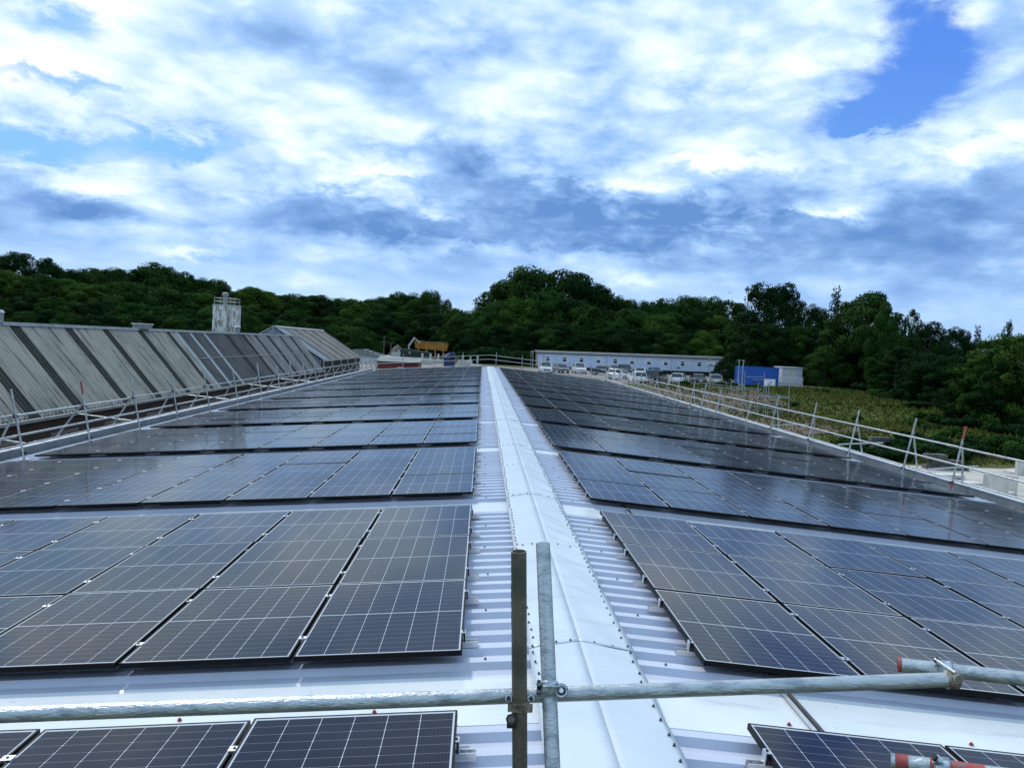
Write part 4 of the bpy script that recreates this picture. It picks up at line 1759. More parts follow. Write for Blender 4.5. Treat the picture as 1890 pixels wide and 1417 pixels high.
def make_car(name, paint, kind='hatch'):
    suv = kind == 'suv'
    est = kind == 'estate'
    h = 1.68 if suv else 1.45
    hw = .91 if suv else .86
    bl = .98 if suv else .88
    p = car_paint(paint)
    t = empty(name)
    b = MB()

    def ring(y, z0, z1, w):
        c = .07
        return [V(-w, y, z0 + c), V(-w + c, y, z0), V(w - c, y, z0), V(w, y, z0 + c), V(w, y, z1 - c), V(w - c, y, z1), V(-w + c, y, z1), V(-w, y, z1 - c)]
    b.loft([ring(-2.08, .36, bl - .26, hw * .80), ring(-1.98, .24, bl - .16, hw * .95), ring(-1.2, .22, bl - .04, hw), ring(-.9, .22, bl, hw), ring(1.75, .24, bl + .02, hw), ring(1.98, .30, bl - .04, hw * .95), ring(2.06, .40, bl - .2, hw * .86)], p, smooth=False)
    yf, yr = -.95, 1.80 if kind != 'saloon' else 1.35
    rf, rb = -.25, yr - (.25 if kind != 'saloon' else .55)
    rw = hw * .74
    # roof and pillars
    b.loft([[V(-rw, rf, h - .07), V(rw, rf, h - .07), V(rw, rf, h - .02), V(-rw, rf, h - .02)], [V(-rw * 1.02, .5, h - .06), V(rw * 1.02, .5, h - .06), V(rw * .94, .5, h), V(-rw * .94, .5, h)], [V(-rw * .98, rb, h - .09), V(rw * .98, rb, h - .09), V(rw * .92, rb, h - .04), V(-rw * .92, rb, h - .04)]], p)
    for sx in (-1, 1):
        for (ya, yb, w_) in ((yf, rf, .05), (.45, .45, .05), (yr, rb, .09)):
            a = V(sx * hw * .93, ya, bl - .02)
            e = V(sx * rw * .99, yb, h - .06)
            b.loft([[a + V(-.035, -w_, 0), a + V(.035, -w_, 0), a + V(.035, w_, 0), a + V(-.035, w_, 0)], [e + V(-.035, -w_, 0), e + V(.035, -w_, 0), e + V(.035, w_, 0), e + V(-.035, w_, 0)]], p)
    b.build('body', t)
    b = MB()
    b.loft([[V(-hw * .92, yf, bl - .03), V(hw * .92, yf, bl - .03), V(hw * .92, yr, bl - .03), V(-hw * .92, yr, bl - .03)], [V(-rw * .98, rf, h - .075), V(rw * .98, rf, h - .075), V(rw * .96, rb, h - .1), V(-rw * .96, rb, h - .1)]], M_WIN2)
    b.build('window', t)
    for sx in (-1, 1):
        for y_ in (-1.28, 1.28):
            w = MB()
            w.cyl(V(-.1, 0, 0), V(.1, 0, 0), .32, M_BLACK, 16)
            wo_ = w.build('wheel', t, V(sx * (hw - .09), y_, .32))
            w = MB()
            w.cyl(V(sx * .101, 0, 0), V(sx * .112, 0, 0), .20, M_CHROME, 10)
            w.build('rim', wo_)
        w = MB()
        w.box((-.17, -.05, -.075), (.17, .06, .075), M_LAMP)
        w.build('headlight', t, V(sx * hw * .66, -1.985, bl - .26))
        w = MB()
        w.box((-.11, -.05, -.12), (.11, .05, .12), M_RED)
        w.build('tail_light', t, V(sx * hw * .74, 2.0, bl - .18))
        w = MB()
        w.box((-.09, -.06, -.06), (.09, .06, .06), p)
        w.build('mirror', t, V(sx * (hw + .09), -.72, bl + .08))
    b = MB()
    b.box((-.45, -2.085, .42), (.45, -2.02, .60), M_BLACK)
    b.build('grille', t)
    b = MB()
    b.box((-.26, -2.10, .34), (.26, -2.09, .44), M_WHITE)
    b.box((-.26, 2.065, .55), (.26, 2.078, .65), M_WHITE)
    b.build('number_plate', t)
    return t


cars = [  # paint, kind, photo x, base y, heading (0 = front towards the camera), label
    ('white', 'suv', 1006, 687.5, .05, 'white car at the left end of the row, front facing, before the office'),
    ('grey', 'hatch', 1035, 687.5, .25, 'grey hatchback between two white cars, front towards us'),
    ('white', 'suv', 1068.5, 688.5, .08, 'white off-roader with dark windscreen, third from left before the office'),
    ('navy', 'saloon', 1113, 692, 1.25, 'dark low saloon side on, half hidden by the roof edge'),
    ('silver', 'hatch', 1131, 688.5, .3, 'pale grey car behind the black saloon below the downpipe'),
    ('green', 'suv', 1153, 690, .1, 'dark green grey car parked under the fifth window'),
    ('white', 'hatch', 1146, 700.5, .75, 'white hatchback turned three quarters, in front of the green car'),
    ('white', 'hatch', 1181, 694, -.2, 'white car with red tail lights, right of the green car'),
    ('blue', 'hatch', 1209, 692.5, .1, 'light blue car near the right end of the back row'),
    ('white', 'estate', 1176, 706, 3.2, 'white estate seen from behind, closest to the roof edge'),
    ('black', 'suv', 1213, 707, 2.6, 'black off-roader beside the white estate'),
    ('white', 'hatch', 1253, 708, 2.75, 'white hatchback at the right of the black off-roader'),
    ('charcoal', 'saloon', 1287, 709.5, 3.1, 'dark grey car seen from behind, in the gap left of the dark bush'),
    ('silver', 'hatch', 1318, 709.5, 3.0, 'silver car just left of the dark bush'),
]
for pnt, kd, px, py, rz, lab in cars:
    t = make_car('parked_car', pnt, kd)
    p = atz(px, py, GZ + .02)
    p.z = float(gh(p.x, p.y)) + .035
    t.location = p
    t.rotation_euler = (0, 0, rz)
    t.scale = (.92, .92, .92)
    tag(t, lab, 'car', 'cars parked by the site office')
# ------------------------------------------------------------------ containers and cabins on the right
t = thing('shipping_container', (33.4, 112, -1.78), 'blue corrugated shipping container at the edge of the trees', 'container', rz=.12)
b = MB()
n = 24
for (ax, ay, bx, by) in ((0, 0, 4.9, 0), (4.9, 0, 4.9, 2.4), (4.9, 2.4, 0, 2.4), (0, 2.4, 0, 0)):
    a, e = V(ax, ay, 0), V(bx, by, 0)
    L = (e - a).length
    k = int(L / .28)
    nrm = (e - a).normalized().cross(V(0, 0, 1))
    pts = []
    for i in range(k):
        for f_, off in ((0, 0), (.35, 0), (.5, -.05), (.85, -.05)):
            pts.append(a + (e - a) * ((i + f_) / k) + nrm * off)
    pts.append(e)
    v_ = [q + V(0, 0, .16) for q in pts] + [q + V(0, 0, 2.44) for q in pts]
    m_ = len(pts)
    b.add(v_, [(i, i + 1, m_ + i + 1, m_ + i) for i in range(m_ - 1)], M_BLUE)
b.build('wall', t)
b = MB()
b.box((.02, .02, 2.42), (4.88, 2.38, 2.47), M_BLUE)
b.build('roof', t)
b = MB()
for x in (-.06, 4.84):
    for y_ in (-.06, 2.34):
        b.box((x, y_, 0), (x + .12, y_ + .12, 2.5), M_BLUE)
for z in (0, 2.4):
    b.box((.065, -.055, z), (4.835, -.005, z + .12), M_BLUE)
    b.box((.065, 2.405, z), (4.835, 2.455, z + .12), M_BLUE)
b.build('frame', t)
t = thing('grey_cabin', (aty(1450, 700, 113.5).x, 113.5, -1.25), 'pale grey cabin half hidden behind the blue container', 'cabin')
b = MB()
b.box((-.5, 0, 0), (2.2, 3, 2.05), M_GREYC)
b.build('wall', t)
b = MB()
b.box((-.6, -.2, 2.055), (2.3, 3.2, 2.16), M_GREYC)
b.build('roof', t)
b = MB()
b.box((.2, -.04, .1), (1.0, -.003, 1.9), M_WHITED)
b.build('door', t)
t = thing('palisade_fence', (aty(1450, 700, 111).x, 111, -1.6), 'low grey palisade fence before the grey cabin', 'fence')
for i in range(22):
    b = MB()
    b.box((-.03, -.02, 0), (.03, .02, 1.25), M_GREYC)
    b.v.append((0, 0, 1.35))
    b.f += [[4, 5, 8], [5, 7, 8], [7, 6, 8], [6, 4, 8]]
    b.mi += [0] * 4
    b.sm += [False] * 4
    b.build('pale', t, V(-.9 + i * .15, 0, 0))
b = MB()
b.box((-1.0, .022, .25), (2.35, .06, .32), M_GREYC)
b.box((-1.0, .022, .95), (2.35, .06, 1.02), M_GREYC)
b.build('rail', t)
t = thing('bulk_tank', (34.3, 104, float(gh(34.3, 104))), 'white caged plastic tank below the blue container', 'tank')
b = MB()
b.box((-.5, -.5, .15), (.5, .5, 1.1), M_WHITE)
b.build('bottle', t)
b = MB()
for i in range(6):
    x = -.52 + i * .208
    b.cyl(V(x, -.53, .1), V(x, -.53, 1.15), .012, M_GREYC, 6)
    b.cyl(V(-.53, x, .1), V(-.53, x, 1.15), .012, M_GREYC, 6)
for z in (.15, .45, .8, 1.13):
    b.cyl(V(-.53, -.53, z), V(.53, -.53, z), .012, M_GREYC, 6)
    b.cyl(V(-.53, -.53, z), V(-.53, .53, z), .012, M_GREYC, 6)
b.build('cage', t)
b = MB()
b.box((-.58, -.58, 0), (.58, .58, .12), M_TAN)
b.build('pallet', t)

# free-standing scaffold on the brown earth
sc = thing('scaffold_tower', (21.5, 72, -3.2), 'open tube scaffold standing on the brown earth beyond the right eave', 'scaffold')
L_ = -Vector(sc.location)


def scp(a, e, nm, m=M_GALV):
    b = MB()
    b.cyl(a, e, RT * 1.15, m, 6)
    o = b.build(nm, sc)
    o.location = L_


SX = [(1311, 660, 736), (1350, 700, 744), (1364, 672, 755), (1371.5, 672, 765), (1375, 685, 765), (1400, 706, 755), (1414.5, 707, 758), (1419, 707, 762), (1457, 705, 770), (1328, 712, 745), (1411, 688, 760)]
for px, y0_, y1_ in SX:
    D = 70 if px > 1368 else 74
    a, e = aty(px, y0_, D), aty(px - (y1_ - y0_) * .03, y1_, D)
    e.z = min(e.z, float(gh(e.x, e.y)))
    scp(e, a, 'standard')
for (x0_, y0_, x1_, y1_) in ((1290, 706, 1406, 719), (1300, 712, 1402, 722), (1262, 718, 1376, 732), (1330, 727, 1455, 735), (1312, 741, 1452, 747), (1415, 724, 1455, 734), (1365, 745, 1460, 759), (1376, 695, 1408, 696), (1388, 700, 1424, 701), (1264, 720, 1300, 718), (1330, 752, 1440, 762), (1400, 730, 1456, 733)):
    scp(aty(x0_, y0_, 72), aty(x1_, y1_, 72), 'ledger')
for (x0_, y0_, x1_, y1_) in ((1424, 704, 1396, 742), (1386, 700, 1420, 722), (1372, 740, 1440, 760), (1398, 712, 1440, 765)):
    scp(aty(x0_, y0_, 73), aty(x1_, y1_, 73), 'brace', M_BLUED)

# two pale lamp-like tubes by the dark bush
for px, yt, lab in ((1364, 664, 'left of two tall thin posts beside the dark bush'), (1372, 665, 'right of two tall thin posts, next to the blue container')):
    a = aty(px, yt, 106)
    t = thing('site_post', (a.x, 106, float(gh(a.x, 106))), lab, 'post')
    b = MB()
    b.cyl(V(0, 0, 0), V(.05, 0, a.z - t.location.z), .05, M_GALV, 8)
    b.build('shaft', t)
    b = MB()
    b.box((-.16, -.05, a.z - t.location.z - .06), (.16, .05, a.z - t.location.z + .02), M_GALV)
    b.build('head', t)

# ------------------------------------------------------------------ concrete blocks and units in the lower yard
for row, (px0, px1, D, zt) in enumerate(((1592, 1660, 49.5, 4), (1705, 1800, 45.0, 3))):
    a, e = aty(px0, 840, D), aty(px1, 850, D)
    n = max(2, int(abs(e.x - a.x) / .58))
    t = thing('block_wall', (a.x, D, float(gh(a.x, D)) + .0), ('stacked weathered concrete blocks at the foot of the grassy bank, left stretch', 'lower run of weathered concrete blocks half hidden by shrubs, right stretch')[row], 'block wall', 'stacked concrete blocks')
    gz0 = float(gh(a.x + 1, D))
    for j in range(zt):
        for i in range(n - (j if row else j // 2)):
            if random.random() < .08 and j:
                continue
            bb = MB()
            w_, hh = .55, .27
            bb.box((-w_ / 2, -.25, 0), (w_ / 2, .25, hh), M_CONCB)
            o = bb.build('block', t, V(.35 + i * .57 + (j % 2) * .27, random.uniform(-.06, .06), gz0 - t.location.z + j * .282))
            o.rotation_euler = (0, 0, random.uniform(-.04, .04))


def lunit(px, py, D, lab, w=1.05, h=.95, rz=-.5):
    p = aty(px, py, D)
    t = thing('concrete_unit', (p.x, D, float(gh(p.x, D)) + .05), lab, 'concrete block', 'L-shaped concrete units', rz)
    b = MB()
    b.box((-w / 2, -.07, .0), (w / 2, .07, h), M_CONCW)
    b.build('upstand', t)
    b = MB()
    b.box((-w / 2, .075, .0), (w / 2, .75, .13), M_CONCW)
    b.build('base_slab', t)


lunit(1838, 893, 36.5, 'larger pale L-shaped concrete unit standing on the concrete yard', 1.0, .86, 2.25)
lunit(1862, 890, 37.2, 'second pale concrete unit just behind the larger one', .7, .80, 2.25)
p = aty(1880, 860, 40)
lunit(1886, 866, 44, 'weathered white concrete unit at the right edge under the shrubs', .8, .7, .3)
for i, (px, py, D, lab) in enumerate(((1735, 874, 41.5, 'long pale slab lying on the concrete yard beyond the gutter'), (1782, 880, 39, 'short pale slab lying near the long slab'))):
    p = aty(px, py, D)
    t = thing('concrete_slab', (p.x, D, float(gh(p.x, D)) + .04), lab, 'slab', None, .1)
    b = MB()
    b.box((-1.1 + i * .4, -.35, .06), (1.1 - i * .4, .35, .20), M_CONCW)
    b.build('slab', t)
    b = MB()
    b.box((-.8 + i * .3, -.3, .0), (-.6 + i * .3, .3, .058), M_TAN)
    b.box((.4, -.3, .0), (.6, .3, .058), M_TAN)
    b.build('bearer', t)

# ------------------------------------------------------------------ trees
def leaf_mesh(name, lobes, n, size, mleaf, seed, droop=0.0):
    """crown built of many leaf-sized faces spread over the shells of uneven lobes"""
    r = np.random.default_rng(seed)
    L = np.array(lobes)                       # x y z rx ry rz weight
    w = L[:, 3] * L[:, 4] + L[:, 3] * L[:, 5] + L[:, 4] * L[:, 5]
    idx = r.choice(len(L), n, p=w / w.sum())
    d = r.normal(size=(n, 3))
    d /= np.linalg.norm(d, axis=1)[:, None]
    # clumps on each lobe: pull directions towards random spokes
    K = 11
    sp = r.normal(size=(len(L), K, 3))
    sp /= np.linalg.norm(sp, axis=2)[:, :, None]
    spk = sp[idx, r.integers(0, K, n)]
    mixw = r.random(n)[:, None] < .80
    d = np.where(mixw, spk + r.normal(size=(n, 3)) * .30, d)
    d /= np.linalg.norm(d, axis=1)[:, None]
    rad = .50 + .56 * r.random(n) ** .55
    c = L[idx, :3] + d * L[idx, 3:6] * rad[:, None]
    if droop:
        c[:, 2] -= droop * r.random(n) ** 2
    nn = d + r.normal(size=(n, 3)) * .50 + np.array([0, 0, .25])
    nn /= np.linalg.norm(nn, axis=1)[:, None]
    sm = d + .45 * nn + np.array([0, 0, .10])
    sm /= np.linalg.norm(sm, axis=1)[:, None]
    t1 = np.cross(nn, r.normal(size=(n, 3)))
    t1 /= np.linalg.norm(t1, axis=1)[:, None]
    t2 = np.cross(nn, t1)
    s = size * (.55 + .9 * r.random(n))[:, None]
    a = (.45 + .4 * r.random(n))[:, None]
    P = np.stack([c - t1 * s, c - t2 * s * a, c + t1 * s, c + t2 * s * a], 1)     # turns about +nn.reshape(-1, 3)
    me = bpy.data.meshes.new(name)
    me.vertices.add(4 * n)
    me.vertices.foreach_set('co', P.ravel())
    me.loops.add(4 * n)
    me.loops.foreach_set('vertex_index', np.arange(4 * n))
    me.polygons.add(n)
    me.polygons.foreach_set('loop_start', np.arange(n) * 4)
    me.update(calc_edges=True)
    me.polygons.foreach_set('use_smooth', [True] * n)
    me.normals_split_custom_set_from_vertices(np.repeat(sm, 4, 0).tolist())
    me.materials.append(mleaf)
    return me


def trunk_mesh(name, seed, m, limbs=6, top=.82, r0=.028):
    r = random.Random(seed)
    b = MB()
    pts = [V(0, 0, -.02)]
    for i in range(1, 6):
        pts.append(V(r.uniform(-.02, .02), r.uniform(-.02, .02), top * i / 5))
    for i in range(5):
        b.cyl(pts[i], pts[i + 1], r0 * (1 - i / 5.6), m, 7, r2=r0 * (1 - (i + 1) / 5.6), cap=False)
    for i in range(limbs):
        f = r.uniform(.28, .75)
        k = int(f * 5)
        a = lerp(pts[k], pts[k + 1], f * 5 - k)
        an = r.uniform(0, 6.28)
        q = a + V(math.cos(an) * .13, math.sin(an) * .13, .10)
        e = q + V(math.cos(an + .4) * .12, math.sin(an + .4) * .12, .10)
        b.cyl(a, q, r0 * .42, m, 5, r2=r0 * .28, cap=False)
        b.cyl(q, e, r0 * .28, m, 5, r2=r0 * .08, cap=False)
    return b.mesh(name)


def lobes_broad(seed, spread=.34, low=.18, top=.98, n=15, rmin=.10, rmax=.19):
    r = random.Random(seed)
    out = [(0, 0, .60, spread * .72, spread * .72, .30)]
    for i in range(n):
        z = low + (top - rmin - low) * (i + .5) / n
        u = (z - low) / (top - low)
        env = spread * (math.sin(math.pi * min(1, .18 + .80 * u)) ** .7)
        a = i * 2.4 + r.uniform(-.5, .5)
        q = r.uniform(rmin, rmax) * (1.0 - .3 * u)
        k = max(0, env - q * .55)
        out.append((math.cos(a) * k, math.sin(a) * k, min(z, top - q), q * 1.15, q * 1.15, q * .85))
    out.append((r.uniform(-.05, .05), r.uniform(-.05, .05), top - rmax * .6, rmax * .8, rmax * .8, rmax * .6))
    return out


def lobes_cone(seed):
    r = random.Random(seed)
    out = []
    for i in range(16):
        z = .15 + .80 * i / 15
        w = .22 * (1 - z) + .025
        for j in range(3 if z < .7 else 1):
            a = r.uniform(0, 6.28)
            k = w * .6 if z < .7 else 0
            out.append((math.cos(a) * k, math.sin(a) * k, z, w * .8 + .02, w * .8 + .02, .06))
    return out


CROWN = {'broad': [], 'light': [], 'dark': [], 'fine': [], 'finedark': [], 'cone': [], 'airy': []}
for i in range(4):
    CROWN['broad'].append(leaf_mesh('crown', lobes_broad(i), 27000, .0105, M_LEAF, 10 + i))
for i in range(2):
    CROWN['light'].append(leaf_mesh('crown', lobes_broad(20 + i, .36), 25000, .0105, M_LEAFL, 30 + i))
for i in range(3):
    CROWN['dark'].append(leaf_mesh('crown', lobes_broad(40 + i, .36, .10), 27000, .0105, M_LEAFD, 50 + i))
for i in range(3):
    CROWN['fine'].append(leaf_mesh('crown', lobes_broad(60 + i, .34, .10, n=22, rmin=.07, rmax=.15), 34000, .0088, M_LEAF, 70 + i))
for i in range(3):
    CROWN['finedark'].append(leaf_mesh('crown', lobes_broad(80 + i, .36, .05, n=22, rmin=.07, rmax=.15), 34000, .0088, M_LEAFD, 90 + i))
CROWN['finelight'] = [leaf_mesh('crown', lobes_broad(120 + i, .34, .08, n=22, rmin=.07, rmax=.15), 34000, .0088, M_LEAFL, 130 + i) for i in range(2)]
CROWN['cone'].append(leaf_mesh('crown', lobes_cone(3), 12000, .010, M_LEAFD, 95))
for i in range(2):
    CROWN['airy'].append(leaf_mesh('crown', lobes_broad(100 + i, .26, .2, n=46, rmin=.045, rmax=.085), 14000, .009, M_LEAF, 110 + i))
TRUNKS = [trunk_mesh('trunk', i, M_BARK) for i in range(3)]
BIRCH = [trunk_mesh('trunk', 9, M_BIRCH, 5, .88, .016)]
tcount = {}


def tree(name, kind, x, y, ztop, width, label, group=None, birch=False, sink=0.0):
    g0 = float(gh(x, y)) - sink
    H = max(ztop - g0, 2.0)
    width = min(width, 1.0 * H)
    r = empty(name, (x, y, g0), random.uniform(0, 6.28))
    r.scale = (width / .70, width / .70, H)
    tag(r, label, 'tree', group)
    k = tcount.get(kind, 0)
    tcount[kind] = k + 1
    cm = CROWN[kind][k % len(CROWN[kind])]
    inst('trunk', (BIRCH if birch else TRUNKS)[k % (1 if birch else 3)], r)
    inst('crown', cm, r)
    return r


def prof(pts):
    xs = np.array([p[0] for p in pts], float)
    ys_ = np.array([p[1] for p in pts], float)
    return lambda x: float(np.interp(x, xs, ys_))


ORDS = ('first second third fourth fifth sixth seventh eighth ninth tenth eleventh twelfth thirteenth fourteenth fifteenth sixteenth seventeenth '
        'eighteenth nineteenth twentieth').split()
ORDS += ['twenty-' + q for q in ORDS[:9]] + ['thirtieth'] + ['thirty-' + q for q in ORDS[:9]]


def number_off(things, label):
    """label a row of look-alikes by their place in it: things = [(photo x, object)]"""
    things.sort(key=lambda q: q[0])
    vis = things
    for i, (x_, o_) in enumerate(vis):
        o_['label'] = ('leftmost ' if i == 0 else 'rightmost ' if i == len(vis) - 1 else ORDS[i] + ' from the left, ') + label


def stand(pts, D0, D1, dpx, wpx, kinds, label, group, jit=8, birch=False, sink=0.0, near=None):
    """a row of trees whose tops follow the given photo line, standing at distances D0..D1"""
    f = prof(pts)
    x = pts[0][0]
    row = []
    while x <= pts[-1][0]:
        D = near(x) * random.uniform(1.0, 1.15) if near else random.uniform(D0, D1)
        px = x + random.uniform(-.2, .2) * dpx
        p = aty(px, f(px) + random.uniform(0, jit), D)
        w = wpx * random.uniform(.8, 1.15) * D / F
        row.append((px, tree('broadleaf_tree', random.choice(kinds), p.x, D, p.z, w, label, group, birch, sink)))
        x += dpx * .78 * random.uniform(.75, 1.2)
    number_off(row, label)


def one(px, py, D, wpx, kind, label, name='broadleaf_tree', birch=False):
    p = aty(px, py, D)
    return tree(name, kind, p.x, D, p.z, wpx * D / F, label, None, birch)


# left hillside -----------------------------------------------------
one(28, 462, 215, 90, 'dark', 'tall dark tree at the left edge of the skyline')
one(92, 473, 215, 70, 'dark', 'round headed tree on the skyline right of the leftmost tall tree')
one(-35, 458, 215, 110, 'broad', 'tree cut by the left edge of the photo, on the hill skyline')
one(285, 481, 225, 110, 'broad', 'domed tree forming the highest bump of the left skyline middle')
stand([(130, 494), (180, 487), (240, 491), (330, 492), (365, 506), (400, 512), (425, 534)], 215, 245, 34, 80, ['broad', 'dark', 'broad'], 'skyline tree between the domed tree and the silo', 'trees on the left hill skyline', 6)
stand([(-30, 492), (60, 500), (160, 512), (260, 516), (360, 530), (420, 548)], 185, 205, 42, 100, ['broad', 'light', 'broad', 'light'], 'tree on the left hillside just below its skyline', 'trees on the left hillside', 12)
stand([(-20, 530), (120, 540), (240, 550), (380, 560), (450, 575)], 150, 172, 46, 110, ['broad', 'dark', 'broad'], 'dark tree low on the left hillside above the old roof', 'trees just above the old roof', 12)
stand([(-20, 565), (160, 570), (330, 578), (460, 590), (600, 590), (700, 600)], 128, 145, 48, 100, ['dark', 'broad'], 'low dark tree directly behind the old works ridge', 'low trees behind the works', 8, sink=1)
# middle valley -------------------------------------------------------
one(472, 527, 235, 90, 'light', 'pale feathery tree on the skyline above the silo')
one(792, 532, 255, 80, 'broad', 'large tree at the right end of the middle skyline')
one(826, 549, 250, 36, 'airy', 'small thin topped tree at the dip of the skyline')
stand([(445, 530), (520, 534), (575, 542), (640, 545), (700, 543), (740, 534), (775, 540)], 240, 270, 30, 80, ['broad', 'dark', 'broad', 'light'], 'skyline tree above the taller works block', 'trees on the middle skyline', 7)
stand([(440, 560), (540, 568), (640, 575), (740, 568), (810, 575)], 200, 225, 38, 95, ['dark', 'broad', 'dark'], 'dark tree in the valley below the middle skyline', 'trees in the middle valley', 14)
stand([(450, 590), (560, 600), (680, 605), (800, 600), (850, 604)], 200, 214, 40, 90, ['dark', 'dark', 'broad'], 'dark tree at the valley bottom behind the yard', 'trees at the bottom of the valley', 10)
one(452, 575, 120, 60, 'broad', 'bushy green tree just right of the silo')
one(640, 600, 140, 60, 'light', 'pale green tree at the right end of the taller works block')
# big stand behind the far roof end ------------------------------------
stand([(835, 572), (850, 566), (885, 566), (905, 545)], 205, 222, 20, 60, ['broad', 'light'], 'tree in the dip left of the tall stand', 'trees in the dip of the skyline', 5)
one(930, 512, 195, 95, 'broad', 'left shoulder tree of the tallest stand behind the ridge')
one(982, 487, 195, 170, 'broad', 'tallest tree, directly above the far end of the roof ridge')
one(1048, 494, 197, 140, 'dark', 'tall tree right of the tallest tree above the ridge')
one(1096, 517, 195, 115, 'dark', 'tree stepping down to the right of the tall stand')
stand([(1125, 538), (1180, 544), (1240, 541), (1300, 540), (1345, 545)], 190, 215, 30, 75, ['broad', 'dark', 'airy', 'broad'], 'tree on the level skyline above the site office', 'trees on the skyline above the office', 8)
stand([(862, 575), (900, 556), (960, 540), (1040, 540), (1120, 560), (1220, 568), (1330, 570)], 176, 188, 38, 95, ['broad', 'dark', 'broad', 'light'], 'tree in the second rank behind the site office', 'trees of the second rank behind the office', 12)
stand([(868, 605), (940, 590), (1040, 590), (1140, 600), (1240, 606), (1340, 606)], 166, 173, 36, 90, ['dark', 'broad', 'dark'], 'dark tree standing right behind the site office roof', 'trees right behind the office', 14)
one(1300, 608, 166, 75, 'light', 'rounded pale green tree rising behind the right end of the office')
# right wood ------------------------------------------------------------
one(1412, 516, 135, 125, 'finedark', 'tall ragged birch like tree above the blue container', 'birch_tree', True)
one(1452, 517, 133, 85, 'finedark', 'second tall ragged tree just right of the one above the container', 'birch_tree', True)
one(1365, 556, 166, 60, 'airy', 'thin airy tree left of the tall ragged pair')
one(1500, 558, 128, 80, 'finedark', 'lower tree between the ragged pair and the pointed conifer')
one(1545, 522, 118, 105, 'cone', 'pointed conifer on the right skyline', 'conifer')
one(1602, 533, 112, 150, 'fine', 'broad crowned tree right of the pointed conifer')
one(1572, 549, 114, 70, 'finedark', 'dark tree half hidden between the conifer and the broad crown')
one(1640, 553, 106, 70, 'fine', 'tree on the right shoulder of the broad crowned tree')
one(1686, 566, 112, 60, 'airy', 'airy tree whose twigs stand against the sky right of the broad crown')
one(1720, 590, 96, 90, 'finedark', 'dark tree below the airy twigs on the right')
one(1768, 600, 100, 75, 'finedark', 'dark tree left of the small far pointed tree')
one(1806, 596, 125, 70, 'cone', 'small dark pointed tree far off on the right skyline', 'conifer')
one(1862, 586, 74, 40, 'airy', 'thin leader of a young tree sticking up near the right edge')
one(1850, 612, 66, 150, 'finelight', 'nearest leafy tree at the right edge of the photo')
one(1905, 610, 62, 130, 'finelight', 'leafy tree cut by the right edge of the photo')
stand([(1405, 590), (1440, 585), (1520, 590), (1600, 600), (1700, 615), (1780, 625)], 119, 130, 34, 95, ['finedark', 'fine', 'finedark'], 'dark tree within the right wood below its skyline', 'trees within the right wood', 16)
stand([(1530, 622), (1570, 612), (1640, 622), (1720, 635), (1800, 645), (1890, 640)], 78, 95, 44, 120, ['finedark', 'finedark', 'fine'], 'dark tree at the front of the right wood above the bank', 'trees at the front of the right wood', 18, near=prof([(1490, 112), (1600, 102), (1740, 74), (1890, 56)]))
stand([(1392, 640), (1430, 640), (1500, 640)], 128, 140, 26, 60, ['finedark', 'dark'], 'dark low tree behind the blue container', 'trees behind the blue container', 8)
one(1335, 664, 118, 44, 'finedark', 'dark round bush standing before the right end of the office', 'bush')

# shrubs on the bank ------------------------------------------------------
SHRUB = [leaf_mesh('foliage', [(random.uniform(-.3, .3), random.uniform(-.3, .3), random.uniform(.2, .75), .24, .24, .26) for _ in range(9)], 3600, .045, mm, 200 + i) for i, mm in enumerate((M_LEAF, M_LEAFD, M_LEAFL))]


def shrub(px, py, D, wpx, hm, k, label, group):
    p = aty(px, py, D)
    t = empty('shrub', (p.x, D, float(gh(p.x, D)) - .15), random.uniform(0, 6))
    w = wpx * D / F
    t.scale = (w / 1.05, w / 1.05, hm)
    tag(t, label, 'shrub', group)
    inst('foliage', SHRUB[k], t)
    return t


def shrub_row(x0_, x1_, step, D0, D1, w0, w1, h0, h1, kinds, label, group, near=None):
    row = []
    x_ = x0_
    while x_ < x1_:
        D = near(x_) * random.uniform(1, 1.08) if near else random.uniform(D0, D1)
        row.append((x_, shrub(x_, 700, D, random.uniform(w0, w1), random.uniform(h0, h1), random.choice(kinds), label, group)))
        x_ += random.uniform(*step)
    number_off(row, label)


shrub_row(1565, 1900, (15, 24), 47.5, 52, 50, 80, .9, 1.5, (0, 1, 1), 'dark green shrub above the concrete blocks', 'shrubs at the foot of the bank')
shrub_row(1690, 1900, (20, 36), 0, 0, 36, 60, .5, 1.1, (0, 2, 1), 'green shrub on the face of the grassy bank', 'shrubs on the bank face', prof([(1640, 62), (1760, 52), (1900, 48)]))
shrub_row(1600, 1900, (16, 28), 0, 0, 40, 70, .8, 1.8, (1, 1, 0), 'dark shrub where the bank meets the right wood', 'shrubs along the edge of the wood', prof([(1600, 92), (1740, 64), (1900, 52)]))
shrub_row(1450, 1700, (14, 30), 62, 90, 14, 34, .3, .9, (0, 1, 2, 1), 'low weedy clump on the open grassy bank', 'weedy clumps on the open bank')
shrub_row(1240, 1480, (14, 30), 92, 100, 22, 36, .3, .8, (0, 1, 2), 'weedy shrub between the scaffold tower and the car park', 'weedy shrubs by the car park')
shrub_row(868, 1365, (14, 24), 160, 164, 36, 60, 2.5, 4.2, (1,), 'dark undergrowth bush behind the site office', 'undergrowth behind the office')
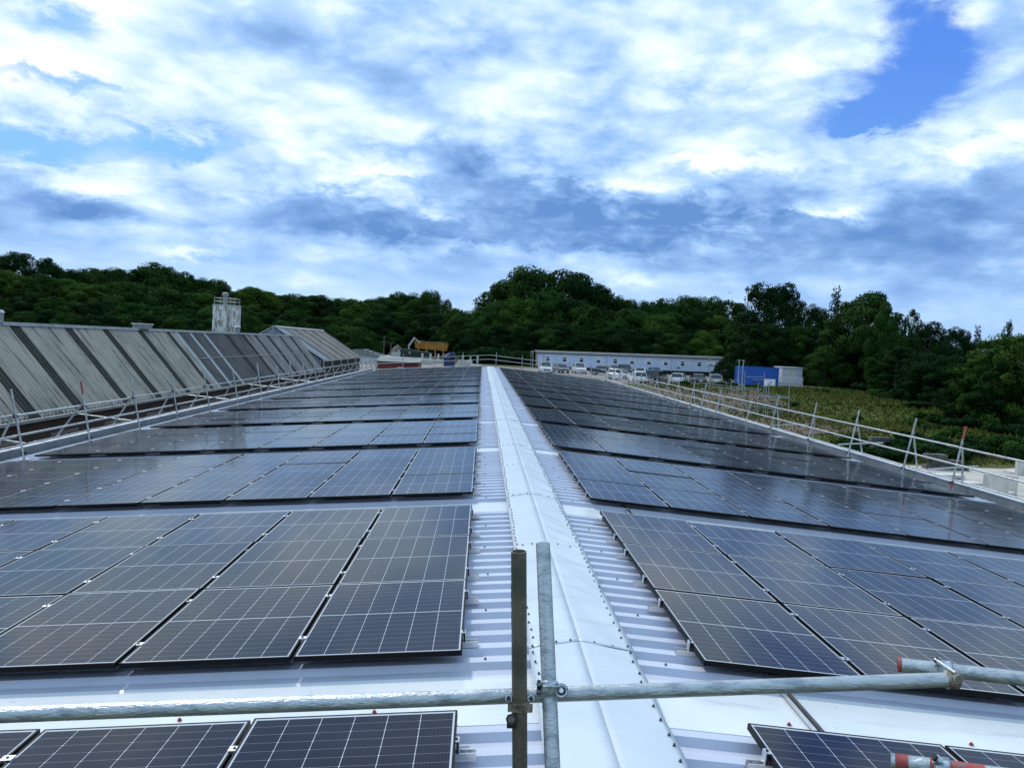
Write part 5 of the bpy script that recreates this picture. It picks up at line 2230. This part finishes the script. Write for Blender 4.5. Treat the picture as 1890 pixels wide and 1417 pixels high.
shrub_row(640, 880, (16, 26), 200, 206, 36, 60, 2.5, 4.5, (1,), 'dark undergrowth bush behind the far yard', 'undergrowth behind the far yard')

# grass on the bank
n = 36000
gx = rng.uniform(15, 46, n)
gy = rng.uniform(47, 100, n)
keep = (sst(15, 27, gx) > rng.random(n) * .9)
gx, gy = gx[keep], gy[keep]
n = len(gx)
gz_ = gh(gx, gy)
an = rng.uniform(0, 6.28, n)
patch = .5 + .5 * np.sin(gx * .35 + 1.3 * np.sin(gy * .22)) * np.sin(gy * .28 + .7)
hh = (.10 + .34 * rng.random(n) ** 2) * (.5 + .9 * patch)
w_ = .07 + .07 * rng.random(n)
lx_, ly_ = rng.normal(0, .12, n), rng.normal(0, .12, n)
P = np.stack([np.stack([gx - np.cos(an) * w_, gy - np.sin(an) * w_, gz_ - .03], -1), np.stack([gx + np.cos(an) * w_, gy + np.sin(an) * w_, gz_ - .03], -1), np.stack([gx + lx_, gy + ly_, gz_ + hh], -1)], 1).reshape(-1, 3)
me = bpy.data.meshes.new('grass')
me.vertices.add(3 * n)
me.vertices.foreach_set('co', P.ravel())
me.loops.add(3 * n)
me.loops.foreach_set('vertex_index', np.arange(3 * n))
me.polygons.add(n)
me.polygons.foreach_set('loop_start', np.arange(n) * 3)
me.update(calc_edges=True)
me.materials.append(M_GRASS)
o = bpy.data.objects.new('grass', me)
COL.objects.link(o)
tag(o, 'rough dry grass on the bank below the right wood', 'grass', None, 'stuff')

# a bird over the wood
p = aty(1347, 541, 120)
t = thing('bird', (p.x, 120, p.z), 'tiny dark bird flying above the trees right of centre', 'bird')
b = MB()
b.loft([[V(-.03, -.14, 0), V(.03, -.14, 0), V(0, -.14, .04)], [V(-.06, 0, -.02), V(.06, 0, -.02), V(0, 0, .07)], [V(-.02, .2, 0), V(.02, .2, 0), V(0, .2, .02)]], M_BIRD)
b.build('body', t)
for sx in (-1, 1):
    b = MB()
    b.prism([V(sx * .05, -.06, .04), V(sx * .32, -.02, .16), V(sx * .34, .03, .16), V(sx * .05, .09, .04)], (0, 0, .012), M_BIRD)
    b.build('wing', t)
